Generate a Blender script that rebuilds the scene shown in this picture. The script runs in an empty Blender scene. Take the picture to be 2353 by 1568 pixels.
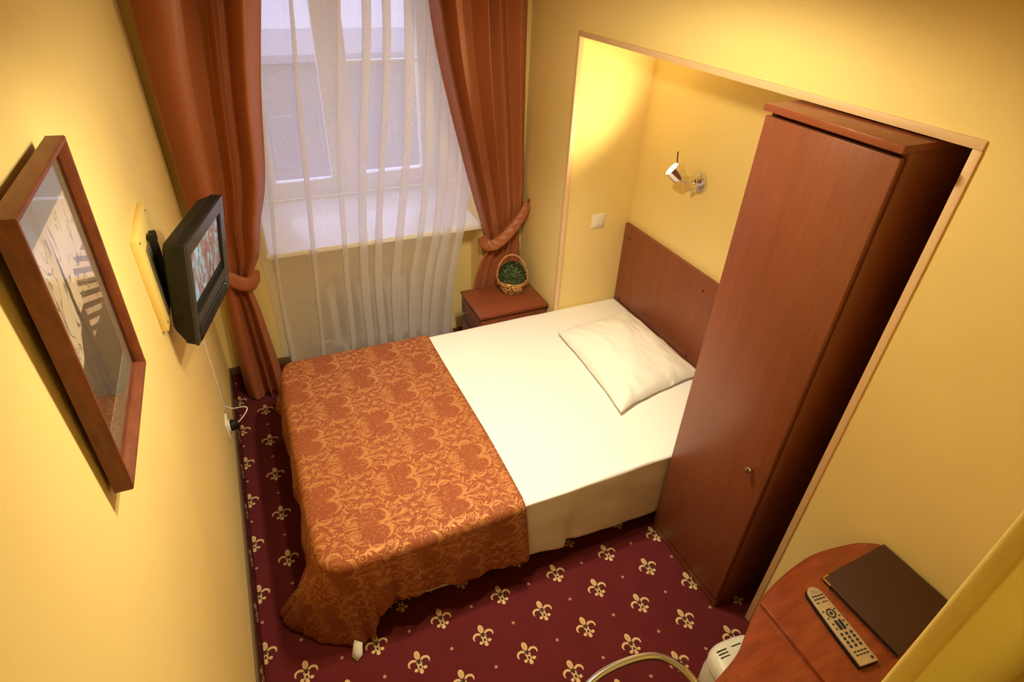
import bpy, bmesh, math, random
import numpy as np
from mathutils import Vector, Matrix, Euler
from mathutils import noise as mnoise

random.seed(7)
sc = bpy.context.scene
COL = sc.collection

# ------------------------------------------------------------------ camera
cam_d = bpy.data.cameras.new('camera')
cam_d.sensor_width = 36.0
cam_d.sensor_fit = 'HORIZONTAL'
cam_d.lens = 1329.3407 / 2353 * 36.0
cam_d.clip_start = 0.02
cam = bpy.data.objects.new('camera', cam_d)
cam.location = (0.33656, -3.13209, 2.35006)
cam.rotation_euler = (0.96378, -0.038138, -0.424956)
COL.objects.link(cam)
sc.camera = cam

# ------------------------------------------------------------------ world (winter dusk outside the window)
world = bpy.data.worlds.new('dusk')
sc.world = world
world.use_nodes = True
bg = world.node_tree.nodes['Background']
bg.inputs['Strength'].default_value = 2.1
# overcast sky: the zenith is three times as bright as the horizon
_w = world.node_tree
_tc = _w.nodes.new('ShaderNodeTexCoord'); _sx = _w.nodes.new('ShaderNodeSeparateXYZ')
_w.links.new(_tc.outputs['Generated'], _sx.inputs[0])
_mr = _w.nodes.new('ShaderNodeMapRange'); _w.links.new(_sx.outputs['Z'], _mr.inputs[0])
_mr.inputs[1].default_value = 0.0; _mr.inputs[2].default_value = 1.0; _mr.inputs[3].default_value = 1.0; _mr.inputs[4].default_value = 3.0
_vm = _w.nodes.new('ShaderNodeVectorMath'); _vm.operation = 'SCALE'; _vm.inputs[0].default_value = (0.62, 0.64, 1.0)
_w.links.new(_mr.outputs[0], _vm.inputs['Scale']); _w.links.new(_vm.outputs[0], bg.inputs['Color'])

# ------------------------------------------------------------------ view
vs = sc.view_settings
vs.view_transform = 'Standard'
vs.look = 'None'
vs.gamma = 1.0
vs.use_curve_mapping = False
vs.exposure = 0.0
sc.cycles.use_denoising = True
sc.cycles.max_bounces = 10
sc.cycles.diffuse_bounces = 6
sc.cycles.transparent_max_bounces = 16
sc.cycles.sample_clamp_indirect = 6.0
sc.cycles.caustics_reflective = False
sc.cycles.caustics_refractive = False

# ------------------------------------------------------------------ lamps of the room (their fixtures are built further down)
WARM = (1.0, 0.82, 0.47)
# three-armed ceiling lamp: bulb position, watts, cone degrees, blend, aim
BULBS = [
    ((1.08, -1.70, 2.34), 52, 179, 0.35, (1.12, -1.60, 0), WARM),
    ((1.12, -1.55, 2.34), 118, 92, 1.0, (1.34, -1.12, 0), (1.0, 0.90, 0.68)),
    ((0.74, -1.90, 2.34), 60, 128, 1.0, (0.10, -1.98, 0.4), WARM),
]
HALL = ((1.80, -3.75, 2.20), 8.5, (1.0, 0.84, 0.36))
READ_W = 30

# ------------------------------------------------------------------ helpers
def link(o):
    COL.objects.link(o)
    return o

def tag(o, label=None, cat=None, group=None, kind=None):
    if label: o['label'] = label
    if cat: o['category'] = cat
    if group: o['group'] = group
    if kind: o['kind'] = kind
    return o

def empty(name, loc=(0, 0, 0), label=None, cat=None, group=None, kind=None):
    o = bpy.data.objects.new(name, None)
    o.empty_display_size = 0.05
    o.location = loc
    link(o)
    return tag(o, label, cat, group, kind)

def finish(name, me, mat, parent=None, smooth=True, angle=35):
    if mat is not None:
        for m in (mat if isinstance(mat, (list, tuple)) else [mat]):
            me.materials.append(m)
    if smooth:
        me.polygons.foreach_set('use_smooth', [True] * len(me.polygons))
        me.set_sharp_from_angle(angle=math.radians(angle))
    o = bpy.data.objects.new(name, me)
    link(o)
    if parent is not None:
        o.parent = parent
        # children are modelled in world coordinates; the parent keeps its own place
        if not parent.get('_local'):
            o.matrix_parent_inverse = world_matrix(parent).inverted()
    return o

def world_matrix(o):
    m = o.matrix_basis.copy()
    if o.parent is not None:
        m = world_matrix(o.parent) @ o.matrix_parent_inverse @ m
    return m

def from_bm(name, bm, mat, parent=None, smooth=True, angle=35):
    me = bpy.data.meshes.new(name)
    bm.normal_update()
    bm.to_mesh(me)
    bm.free()
    return finish(name, me, mat, parent, smooth, angle)

def bm_box(bm, lo, hi, bevel=0.0, seg=2, mtx=None):
    lo, hi = Vector(lo), Vector(hi)
    c = (lo + hi) / 2
    s = hi - lo
    r = bmesh.ops.create_cube(bm, size=1.0)
    vs_ = r['verts']
    for v in vs_:
        v.co = Vector((v.co.x * s.x, v.co.y * s.y, v.co.z * s.z)) + c
    if bevel > 0:
        es = list({e for v in vs_ for e in v.link_edges})
        rb = bmesh.ops.bevel(bm, geom=es, offset=bevel, segments=seg, profile=0.5, affect='EDGES')
        vs_ = list({v for f in rb['faces'] for v in f.verts} | {v for v in vs_ if v.is_valid})
    if mtx is not None:
        for v in vs_:
            if v.is_valid: v.co = mtx @ v.co
    return vs_

def box(name, lo, hi, mat, parent=None, bevel=0.002, seg=2, mtx=None):
    bm = bmesh.new()
    bm_box(bm, lo, hi, bevel, seg, mtx)
    return from_bm(name, bm, mat, parent)

def bm_lathe(bm, prof, n=24, mtx=None, cap=True):
    """prof: list of (radius, z)"""
    rings = []
    for r, z in prof:
        if r < 1e-6:
            rings.append([bm.verts.new((0, 0, z))])
        else:
            rings.append([bm.verts.new((r * math.cos(2 * math.pi * i / n), r * math.sin(2 * math.pi * i / n), z)) for i in range(n)])
    for a, b in zip(rings[:-1], rings[1:]):
        for i in range(n):
            j = (i + 1) % n
            if len(a) == 1 and len(b) == 1: continue
            if len(a) == 1: bm.faces.new((a[0], b[j], b[i]))
            elif len(b) == 1: bm.faces.new((a[i], a[j], b[0]))
            else: bm.faces.new((a[i], a[j], b[j], b[i]))
    if cap:
        if len(rings[0]) > 1: bm.faces.new(rings[0][::-1])
        if len(rings[-1]) > 1: bm.faces.new(rings[-1])
    vs_ = [v for r in rings for v in r]
    if mtx is not None:
        for v in vs_: v.co = mtx @ v.co
    return vs_

def lathe(name, prof, mat, parent=None, n=24, mtx=None, cap=True):
    bm = bmesh.new()
    bm_lathe(bm, prof, n, mtx, cap)
    bmesh.ops.recalc_face_normals(bm, faces=bm.faces)
    return from_bm(name, bm, mat, parent)

def axis_mtx(p, d):
    """local z along d at point p"""
    q = Vector((0, 0, 1)).rotation_difference(Vector(d).normalized())
    return Matrix.Translation(Vector(p)) @ q.to_matrix().to_4x4()

def catmull(pts, k=6, closed=False):
    P = [np.array(p, float) for p in pts]
    n = len(P)
    out = []
    rng = range(n if closed else n - 1)
    for i in rng:
        if closed:
            a, b, c, d = P[(i - 1) % n], P[i], P[(i + 1) % n], P[(i + 2) % n]
        else:
            a, b, c, d = P[max(i - 1, 0)], P[i], P[i + 1], P[min(i + 2, n - 1)]
        for j in range(k):
            t = j / k
            out.append(0.5 * ((2 * b) + (-a + c) * t + (2 * a - 5 * b + 4 * c - d) * t * t + (-a + 3 * b - 3 * c + d) * t ** 3))
    if not closed: out.append(P[-1])
    return out

def bm_tube(bm, pts, r, n=10, closed=False):
    pts = [Vector(p) for p in pts]
    rings = []
    m = len(pts)
    up = None
    for i, p in enumerate(pts):
        if closed:
            t = (pts[(i + 1) % m] - pts[(i - 1) % m]).normalized()
        else:
            t = (pts[min(i + 1, m - 1)] - pts[max(i - 1, 0)]).normalized()
        if up is None:
            up = Vector((0, 0, 1)) if abs(t.z) < 0.9 else Vector((1, 0, 0))
        s = t.cross(up).normalized()
        up = s.cross(t).normalized()
        rr = r[i] if isinstance(r, (list, tuple)) else r
        rings.append([bm.verts.new(p + (s * math.cos(2 * math.pi * k / n) + up * math.sin(2 * math.pi * k / n)) * rr) for k in range(n)])
    cnt = m if closed else m - 1
    for i in range(cnt):
        a, b = rings[i], rings[(i + 1) % m]
        for k in range(n):
            j = (k + 1) % n
            bm.faces.new((a[k], b[k], b[j], a[j]))
    if not closed:
        bm.faces.new(rings[0])
        bm.faces.new(rings[-1][::-1])

def tube(name, pts, r, mat, parent=None, n=10, closed=False):
    bm = bmesh.new()
    bm_tube(bm, pts, r, n, closed)
    bmesh.ops.recalc_face_normals(bm, faces=bm.faces)
    return from_bm(name, bm, mat, parent, angle=60)

def bm_prism(bm, poly, z0, z1):
    a = [bm.verts.new((x, y, z0)) for x, y in poly]
    b = [bm.verts.new((x, y, z1)) for x, y in poly]
    n = len(poly)
    bm.faces.new(a[::-1]); bm.faces.new(b)
    for i in range(n):
        j = (i + 1) % n
        bm.faces.new((a[i], a[j], b[j], b[i]))

def prism(name, poly, z0, z1, mat, parent=None, bevel=0.0):
    bm = bmesh.new()
    bm_prism(bm, poly, z0, z1)
    bmesh.ops.recalc_face_normals(bm, faces=bm.faces)
    if bevel:
        es = [e for e in bm.edges if len(e.link_faces) == 2 and e.calc_face_angle(0) > 0.8]
        bmesh.ops.bevel(bm, geom=es, offset=bevel, segments=2, profile=0.5, affect='EDGES')
    return from_bm(name, bm, mat, parent)

def grid_mesh(name, V, nu, nv, mat, parent=None, uv=None, angle=80, closed_u=False):
    """V: array (nu*nv,3) row-major [u][v]"""
    F = []
    for i in range(nu if closed_u else nu - 1):
        i2 = (i + 1) % nu
        for j in range(nv - 1):
            F.append((i * nv + j, i2 * nv + j, i2 * nv + j + 1, i * nv + j + 1))
    me = bpy.data.meshes.new(name)
    me.from_pydata([tuple(v) for v in V], [], F)
    if uv is not None:
        l = me.uv_layers.new(name='UVMap')
        idx = np.zeros(len(me.loops), int)
        me.loops.foreach_get('vertex_index', idx)
        l.data.foreach_set('uv', np.asarray(uv, float)[idx].ravel())
    me.update()
    return finish(name, me, mat, parent, True, angle)

def solidify(o, t, offset=-1.0):
    m = o.modifiers.new('thickness', 'SOLIDIFY')
    m.thickness = t
    m.offset = offset
    return o

# ------------------------------------------------------------------ node-expression helper
class NT:
    def __init__(self, name):
        self.mat = bpy.data.materials.new(name)
        self.mat.use_nodes = True
        self.nt = self.mat.node_tree
        self.b = self.nt.nodes['Principled BSDF']
        self.out = self.nt.nodes['Material Output']
    def n(self, t): return self.nt.nodes.new(t)
    def put(self, sock, v):
        if isinstance(v, (int, float)): sock.default_value = v
        elif isinstance(v, tuple):
            sock.default_value = v if len(v) == len(sock.default_value) else tuple(v) + (1,)
        else: self.nt.links.new(v, sock)
    def m(self, op, *a):
        x = self.n('ShaderNodeMath'); x.operation = op
        for i, v in enumerate(a): self.put(x.inputs[i], v)
        return x.outputs[0]
    def vm(self, op, *a):
        x = self.n('ShaderNodeVectorMath'); x.operation = op
        for i, v in enumerate(a): self.put(x.inputs[i], v)
        return x.outputs['Value'] if op in ('DISTANCE', 'LENGTH', 'DOT_PRODUCT') else x.outputs['Vector']
    def xyz(self, x, y, z=0.0):
        c = self.n('ShaderNodeCombineXYZ')
        for i, v in enumerate((x, y, z)): self.put(c.inputs[i], v)
        return c.outputs[0]
    def sep(self, v):
        s = self.n('ShaderNodeSeparateXYZ'); self.put(s.inputs[0], v)
        return s.outputs
    def mix(self, f, a, b):
        x = self.n('ShaderNodeMix'); x.data_type = 'RGBA'
        self.put(x.inputs['Factor'], f); self.put(x.inputs['A'], a); self.put(x.inputs['B'], b)
        return x.outputs['Result']
    def mixf(self, f, a, b):
        x = self.n('ShaderNodeMix'); x.data_type = 'FLOAT'
        self.put(x.inputs[0], f); self.put(x.inputs[2], a); self.put(x.inputs[3], b)
        return x.outputs[0]
    def coord(self, which='Object'): return self.n('ShaderNodeTexCoord').outputs[which]
    def pos(self): return self.n('ShaderNodeNewGeometry').outputs['Position']
    def noise(self, vec, scale, detail=2, rough=0.5, out='Fac', dist=0.0):
        x = self.n('ShaderNodeTexNoise')
        if vec is not None: self.put(x.inputs['Vector'], vec)
        x.inputs['Scale'].default_value = scale; x.inputs['Detail'].default_value = detail
        x.inputs['Roughness'].default_value = rough; x.inputs['Distortion'].default_value = dist
        return x.outputs[out]
    def mapr(self, v, a, b, c=0.0, d=1.0):
        x = self.n('ShaderNodeMapRange')
        self.put(x.inputs[0], v)
        for i, q in enumerate((a, b, c, d)): x.inputs[i + 1].default_value = q
        return x.outputs[0]
    def scale(self, vec, s):
        return self.vm('MULTIPLY', vec, tuple(s))
    def bump(self, h, strength=0.2, dist=0.001):
        x = self.n('ShaderNodeBump')
        self.put(x.inputs['Height'], h); x.inputs['Strength'].default_value = strength; x.inputs['Distance'].default_value = dist
        self.nt.links.new(x.outputs[0], self.b.inputs['Normal'])
    def set(self, **k):
        for a, v in k.items():
            self.put(self.b.inputs[a.replace('_', ' ')], v)
        return self.mat
    # 2D shapes, 1 inside
    def disc(self, p, c, r, rx=None, soft=None):
        d = self.vm('DISTANCE', p, (c[0], c[1], 0.0))
        return self.m('LESS_THAN', d, r)
    def ell(self, p, c, rx, ry, ang=0.0):
        q = self.vm('SUBTRACT', p, (c[0], c[1], 0.0))
        if ang:
            r = self.n('ShaderNodeVectorRotate'); r.rotation_type = 'Z_AXIS'
            self.put(r.inputs['Vector'], q); r.inputs['Angle'].default_value = -ang
            q = r.outputs[0]
        q = self.vm('MULTIPLY', q, (1 / rx, 1 / ry, 0.0))
        return self.m('LESS_THAN', self.vm('LENGTH', q), 1.0)
    def sub(self, a, b): return self.m('MULTIPLY', a, self.m('SUBTRACT', 1.0, b))
    def ring(self, p, c, r, w):
        d = self.vm('DISTANCE', p, (c[0], c[1], 0.0))
        return self.m('LESS_THAN', self.m('ABSOLUTE', self.m('SUBTRACT', d, r)), w)
    def cres(self, p, c1, r1, c2, r2): return self.sub(self.disc(p, c1, r1), self.disc(p, c2, r2))
    def union(self, L):
        a = L[0]
        for b in L[1:]: a = self.m('MAXIMUM', a, b)
        return a

def plain(name, col, rough=0.5, metal=0.0, spec=0.5, coat=0.0, emit=None, es=0.0, var=0.0, vscale=8):
    t = NT(name)
    t.set(Base_Color=col, Roughness=rough, Metallic=metal, Specular_IOR_Level=spec, Coat_Weight=coat)
    if emit: t.set(Emission_Color=emit, Emission_Strength=es)
    if var > 0:
        f = t.noise(t.coord(), vscale, 4)
        t.set(Base_Color=t.mix(t.mapr(f, 0.3, 0.7), tuple(c * (1 - var) for c in col), tuple(min(1, c * (1 + var)) for c in col)))
    return t.mat

def wall_paint(name, col):
    t = NT(name)
    p = t.pos()
    f = t.noise(p, 3.0, 3)
    t.set(Base_Color=t.mix(t.mapr(f, 0.3, 0.7), tuple(c * 0.975 for c in col), tuple(min(1, c * 1.02) for c in col)), Roughness=0.75, Specular_IOR_Level=0.25)
    t.bump(t.noise(p, 260, 3, 0.6), 0.25, 0.0012)
    return t.mat

def wood(name, dark, light, grain=(60, 60, 3), rough=0.38, scale=1.0, coat=0.0):
    t = NT(name)
    p = t.pos()
    v = t.scale(p, grain)
    g = t.noise(v, 1.6 * scale, 6, 0.6)
    big = t.noise(t.scale(p, tuple(x * 0.16 for x in grain)), 1.3 * scale, 3, 0.5)
    f = t.m('ADD', t.m('MULTIPLY', g, 0.65), t.m('MULTIPLY', big, 0.35))
    pores = t.m('GREATER_THAN', t.noise(t.scale(p, tuple(x * 3.2 for x in grain)), 2.2 * scale, 2), 0.66)
    c = t.mix(t.mapr(f, 0.36, 0.64), dark, light)
    c = t.mix(t.m('MULTIPLY', pores, 0.35), c, tuple(x * 0.55 for x in dark))
    t.set(Base_Color=c, Roughness=rough, Specular_IOR_Level=0.4, Coat_Weight=coat)
    t.bump(g, 0.05, 0.0005)
    return t.mat

def carpet(name, plane='xy'):
    t = NT(name)
    s = t.sep(t.pos())
    if plane == 'xy': X, Y = s[0], s[1]
    elif plane == 'zy': X, Y = t.m('ADD', s[2], 0.07), s[1]
    else: X, Y = s[0], s[2]
    P = 0.272
    u = t.m('SUBTRACT', X, 0.150); v = t.m('SUBTRACT', Y, -1.836)
    wob = t.noise(t.pos(), 300, 2, 0.6, 'Color')
    wv = t.sep(wob)
    u = t.m('ADD', u, t.m('MULTIPLY', t.m('SUBTRACT', wv[0], 0.5), 0.004))
    v = t.m('ADD', v, t.m('MULTIPLY', t.m('SUBTRACT', wv[1], 0.5), 0.004))
    ua = t.m('WRAP', u, P / 2, -P / 2); va = t.m('WRAP', v, P / 2, -P / 2)
    ub = t.m('WRAP', t.m('ADD', u, P / 2), P / 2, -P / 2); vb = t.m('WRAP', t.m('ADD', v, P / 2), P / 2, -P / 2)
    l1 = t.m('ADD', t.m('ABSOLUTE', ua), t.m('ABSOLUTE', va))
    sel = t.m('LESS_THAN', l1, P / 2)
    a = t.m('ABSOLUTE', t.mixf(sel, ub, ua)); b = t.mixf(sel, vb, va)
    p = t.xyz(t.m('DIVIDE', a, 1.08), t.m('DIVIDE', b, 1.08))
    petal = t.ell(p, (0, 0.027), 0.0105, 0.0165)
    side = t.sub(t.ell(p, (0.0225, 0.0005), 0.0185, 0.0165), t.ell(p, (0.0225, -0.0045), 0.0125, 0.0125))
    side = t.sub(side, t.m('LESS_THAN', b, -0.010))
    stem = t.sub(t.ell(p, (0, -0.017), 0.0095, 0.011), t.ell(p, (0, -0.018), 0.0038, 0.005))
    base = t.ell(p, (0, -0.0345), 0.0075, 0.0085)
    ball = t.ell(p, (0.0165, -0.0245), 0.0072, 0.0062)
    fleur = t.union([petal, side, stem, base, ball])
    pd = t.xyz(a, t.m('ABSOLUTE', b))
    dots = t.m('MAXIMUM', t.ell(pd, (P / 2, 0), 0.0066, 0.0066), t.ell(pd, (0, P / 2), 0.0066, 0.0066))
    dk = t.m('MAXIMUM', t.ell(p, (0, 0.003), 0.013, 0.0048), t.sub(t.ell(p, (0, -0.018), 0.0045, 0.006), t.ell(p, (0, -0.018), 0.0015, 0.0015)))
    dk = t.m('MAXIMUM', dk, t.sub(t.ell(p, (0.013, -0.012), 0.006, 0.004), stem))
    pile = t.noise(t.pos(), 420, 2, 0.7)
    blot = t.noise(t.pos(), 9, 3)
    ground = t.mix(t.mapr(pile, 0.3, 0.7), (0.078, 0.0100, 0.0120), (0.155, 0.0205, 0.0225))
    ground = t.mix(t.mapr(blot, 0.35, 0.65, 0, 0.25), ground, (0.07, 0.0085, 0.012))
    gold = t.mix(t.mapr(pile, 0.3, 0.7), (0.50, 0.33, 0.15), (0.74, 0.55, 0.30))
    gold2 = (0.36, 0.20, 0.10)
    c = t.mix(t.m('MULTIPLY', dots, 0.8), ground, (0.50, 0.30, 0.17))
    c = t.mix(fleur, c, gold)
    c = t.mix(t.m('MULTIPLY', t.ell(p, (0, 0.025), 0.006, 0.0105), 0.35), c, gold2)
    c = t.mix(t.m('MULTIPLY', dk, 0.85), c, (0.035, 0.032, 0.022))
    t.set(Base_Color=c, Roughness=0.95, Specular_IOR_Level=0.1, Sheen_Weight=0.08 if plane == 'xy' else 0.0, Sheen_Roughness=0.5)
    t.bump(pile, 0.5, 0.002)
    return t.mat

def damask(name):
    t = NT(name)
    uvn = t.coord('UV')
    w = t.noise(uvn, 26, 2, 0.5, 'Color')
    wv = t.vm('SUBTRACT', w, (0.5, 0.5, 0.5))
    uvw = t.vm('ADD', uvn, t.scale(wv, (0.016, 0.016, 0)))
    s = t.sep(uvw)
    A, B = 0.32, 0.365
    u = t.m('SUBTRACT', s[0], 0.348); v = t.m('SUBTRACT', s[1], -0.739)
    ua = t.m('WRAP', u, A / 2, -A / 2); va = t.m('WRAP', v, B / 2, -B / 2)
    ub = t.m('WRAP', t.m('ADD', u, A / 2), A / 2, -A / 2); vb = t.m('WRAP', t.m('ADD', v, B / 2), B / 2, -B / 2)
    sel = t.m('LESS_THAN', t.m('ADD', t.m('MULTIPLY', t.m('ABSOLUTE', ua), 2 / A), t.m('MULTIPLY', t.m('ABSOLUTE', va), 2 / B)), 1.0)
    a = t.mixf(sel, ub, ua); b = t.m('ABSOLUTE', t.mixf(sel, vb, va))
    p = t.xyz(a, b)
    E = []
    # fan of two large leaves opening to +a
    E += [t.cres(p, (0.030, 0.036), 0.036, (0.016, 0.040), 0.032)]
    E += [t.sub(t.ring(p, (0.026, 0.050), 0.046, 0.0016), t.m('LESS_THAN', a, 0.03))]
    E += [t.ring(p, (0.088, 0.060), 0.0125, 0.0020), t.disc(p, (0.086, 0.058), 0.0042)]
    # rounded leaf loops
    E += [t.sub(t.ell(p, (0.112, 0.026), 0.026, 0.013, 0.3), t.ell(p, (0.105, 0.031), 0.018, 0.006, 0.5))]
    E += [t.sub(t.ell(p, (0.112, 0.025), 0.034, 0.0195, 0.3), t.ell(p, (0.112, 0.025), 0.0305, 0.0165, 0.3))]
    E += [t.ell(p, (0.066, 0.010), 0.018, 0.0045, 0.35), t.ring(p, (0.080, 0.018), 0.007, 0.0017)]
    E += [t.ell(p, (0.150, 0.0), 0.014, 0.005), t.ell(p, (0.146, 0.011), 0.010, 0.0035, 0.9)]
    # axis beads and the palmette that precedes the next fan
    E += [t.ell(p, (-0.152, 0), 0.007, 0.006), t.ell(p, (-0.126, 0), 0.013, 0.006), t.disc(p, (-0.140, 0.010), 0.0035)]
    E += [t.ring(p, (-0.108, 0.017), 0.009, 0.0019), t.disc(p, (-0.108, 0.017), 0.0032), t.ell(p, (-0.084, 0.008), 0.020, 0.004, -0.15)]
    E += [t.cres(p, (-0.074, 0.038), 0.026, (-0.066, 0.032), 0.0235), t.disc(p, (-0.073, 0.030), 0.007)]
    E += [t.ring(p, (-0.073, 0.031), 0.0125, 0.0017)]
    for q, r in (((-0.103, 0.036), 0.005), ((-0.104, 0.050), 0.0045), ((-0.096, 0.061), 0.004), ((-0.115, 0.034), 0.004)):
        E.append(t.disc(p, q, r))
    E += [t.sub(t.ring(p, (-0.052, 0.044), 0.034, 0.0016), t.m('GREATER_THAN', a, -0.05))]
    # side scrolls
    E += [t.cres(p, (-0.012, 0.086), 0.031, (-0.009, 0.075), 0.0275), t.ell(p, (-0.010, 0.093), 0.018, 0.004, 0.15)]
    E += [t.cres(p, (0.040, 0.112), 0.027, (0.031, 0.103), 0.0245), t.ring(p, (0.034, 0.100), 0.010, 0.0018), t.disc(p, (0.034, 0.100), 0.004)]
    E += [t.cres(p, (-0.045, 0.118), 0.022, (-0.040, 0.126), 0.0195), t.ell(p, (-0.046, 0.117), 0.010, 0.005, 0.8)]
    E += [t.sub(t.ring(p, (0.012, 0.098), 0.040, 0.0015), t.m('LESS_THAN', b, 0.10))]
    E += [t.ell(p, (0.004, 0.150), 0.014, 0.0075, 0.6), t.ring(p, (0.012, 0.160), 0.010, 0.0016), t.ell(p, (-0.022, 0.165), 0.011, 0.004, -0.6)]
    E += [t.ell(p, (0.070, 0.085), 0.012, 0.0045, 1.1), t.disc(p, (0.062, 0.068), 0.004)]
    pat = t.union(E)
    # engraved lines inside the leaves
    fine = t.noise(t.scale(uvn, (1, 1, 1)), 75, 2, 0.6, dist=2.2)
    cut = t.m('GREATER_THAN', fine, 0.585)
    hair = t.m('MULTIPLY', t.m('LESS_THAN', t.m('ABSOLUTE', t.m('SUBTRACT', t.noise(uvn, 34, 1, 0.5, dist=1.5), 0.5)), 0.022), 0.55)
    pat = t.m('MAXIMUM', t.m('MULTIPLY', pat, t.m('SUBTRACT', 1.0, t.m('MULTIPLY', cut, 0.7))), hair)
    weave = t.noise(uvn, 900, 2, 0.7)
    base = t.mix(t.mapr(weave, 0.3, 0.7), (0.235, 0.062, 0.024), (0.305, 0.085, 0.033))
    silk = t.mix(t.mapr(weave, 0.3, 0.7), (0.46, 0.185, 0.060), (0.58, 0.258, 0.086))
    t.set(Base_Color=t.mix(pat, base, silk), Roughness=t.mixf(pat, 0.62, 0.54), Specular_IOR_Level=t.mixf(pat, 0.15, 0.4), Metallic=t.m('MULTIPLY', pat, 0.36))
    t.bump(t.m('ADD', t.m('MULTIPLY', weave, 0.5), pat), 0.25, 0.0008)
    return t.mat

def satin(name, dark, light, rough=0.42):
    t = NT(name)
    p = t.pos()
    f = t.noise(t.scale(p, (400, 400, 60)), 1.0, 2)
    t.set(Base_Color=t.mix(f, dark, light), Roughness=rough, Specular_IOR_Level=0.4, Sheen_Weight=0.08, Sheen_Roughness=0.4, Sheen_Tint=(1.0, 0.55, 0.3, 1))
    return t.mat

def cloth_white(name, col=(0.86, 0.85, 0.82)):
    t = NT(name)
    p = t.pos()
    weave = t.noise(p, 700, 2, 0.7)
    soft = t.noise(t.scale(p, (5, 22, 18)), 1.0, 4, 0.55)
    t.set(Base_Color=col, Roughness=0.85, Specular_IOR_Level=0.15, Sheen_Weight=0.1)
    t.bump(t.m('ADD', t.m('MULTIPLY', weave, 0.15), soft), 0.22, 0.004)
    return t.mat

def sheer_mat(name):
    t = NT(name)
    nt = t.nt
    tr = t.n('ShaderNodeBsdfTransparent'); tr.inputs[0].default_value = (1, 1, 1, 1)
    tl = t.n('ShaderNodeBsdfTranslucent'); tl.inputs[0].default_value = (0.92, 0.90, 0.94, 1)
    df = t.n('ShaderNodeBsdfDiffuse'); df.inputs[0].default_value = (0.88, 0.88, 0.93, 1)
    m1 = t.n('ShaderNodeMixShader'); m1.inputs[0].default_value = 0.45
    nt.links.new(tl.outputs[0], m1.inputs[1]); nt.links.new(df.outputs[0], m1.inputs[2])
    m2 = t.n('ShaderNodeMixShader')
    thread = t.noise(t.scale(t.pos(), (900, 900, 40)), 1.0, 1)
    t.put(m2.inputs[0], t.mapr(thread, 0.3, 0.7, 0.58, 0.72))
    nt.links.new(tr.outputs[0], m2.inputs[1]); nt.links.new(m1.outputs[0], m2.inputs[2])
    nt.links.new(m2.outputs[0], t.out.inputs['Surface'])
    return t.mat

def glass_mat(name, refl=0.06, tint=(1, 1, 1)):
    t = NT(name)
    nt = t.nt
    tr = t.n('ShaderNodeBsdfTransparent'); tr.inputs[0].default_value = tuple(tint) + (1,)
    gl = t.n('ShaderNodeBsdfGlossy'); gl.inputs['Roughness'].default_value = 0.02
    g = t.n('ShaderNodeNewGeometry')
    c = t.m('ABSOLUTE', t.vm('DOT_PRODUCT', g.outputs['Normal'], g.outputs['Incoming']))
    fr = t.m('ADD', refl, t.m('MULTIPLY', 1 - refl, t.m('POWER', t.m('SUBTRACT', 1.0, c), 5.0)))
    m = t.n('ShaderNodeMixShader')
    nt.links.new(fr, m.inputs[0]); nt.links.new(tr.outputs[0], m.inputs[1]); nt.links.new(gl.outputs[0], m.inputs[2])
    nt.links.new(m.outputs[0], t.out.inputs['Surface'])
    return t.mat

M = {}
M['wall'] = wall_paint('wall_paint', (0.815, 0.652, 0.290))
M['hall'] = wall_paint('hall_paint', (0.80, 0.68, 0.24))
M['reveal'] = plain('reveal_white', (0.80, 0.79, 0.76), 0.6)
M['sill'] = plain('sill_gloss', (0.88, 0.88, 0.88), 0.22, spec=.7)
M['ceiling'] = plain('ceiling_white', (0.70, 0.66, 0.56), 0.8)
M['carpet'] = carpet('fleur_carpet')
M['carpet_left'] = carpet('fleur_carpet_side', 'zy')
M['carpet_back'] = carpet('fleur_carpet_back', 'xz')
M['olive'] = plain('skirting_olive', (0.14, 0.085, 0.04), 0.5)
M['wood'] = wood('cherry_laminate', (0.195, 0.056, 0.026), (0.250, 0.074, 0.033), grain=(90, 90, 5))
M['wood_dark'] = wood('cherry_laminate_edge', (0.155, 0.042, 0.019), (0.20, 0.056, 0.025), grain=(90, 90, 5))
M['wood_top'] = wood('cherry_top', (0.20, 0.052, 0.021), (0.27, 0.072, 0.029), grain=(3, 60, 60), rough=0.33)
M['wood_desk'] = wood('cherry_desk', (0.19, 0.036, 0.013), (0.33, 0.074, 0.026), grain=(5, 26, 30), rough=0.3, coat=0.15)
M['black'] = plain('gap_black', (0.012, 0.010, 0.009), 0.8)
M['drape'] = satin('copper_satin', (0.31, 0.098, 0.042), (0.42, 0.134, 0.056))
M['sheer'] = sheer_mat('white_voile')
M['sheet'] = cloth_white('white_sheet')
M['pillow'] = cloth_white('pillow_cotton', (0.86, 0.84, 0.78))
M['damask'] = damask('copper_damask')
M['lining'] = plain('spread_lining', (0.10, 0.06, 0.03), 0.8)
M['pvc'] = plain('white_pvc', (0.82, 0.82, 0.84), 0.35)
M['glass'] = glass_mat('window_glass')
M['picglass'] = glass_mat('picture_glass')
M['chrome'] = plain('chrome', (0.80, 0.78, 0.74), 0.14, 1.0)
M['steel'] = plain('satin_steel', (0.62, 0.62, 0.62), 0.24, 1.0)
M['brass'] = plain('brass', (0.72, 0.46, 0.16), 0.3, 1.0)
M['white_plastic'] = plain('white_plastic', (0.80, 0.77, 0.68), 0.4)
M['cream_plastic'] = plain('cream_plastic', (0.78, 0.72, 0.56), 0.45)
M['tv_black'] = plain('tv_black', (0.012, 0.0118, 0.0105), 0.5, spec=.2)
M['tv_grey'] = plain('tv_front', (0.024, 0.023, 0.024), 0.30)
M['frame_wood'] = wood('walnut_frame', (0.10, 0.024, 0.009), (0.20, 0.052, 0.017), grain=(40, 12, 12), rough=0.4)
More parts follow.
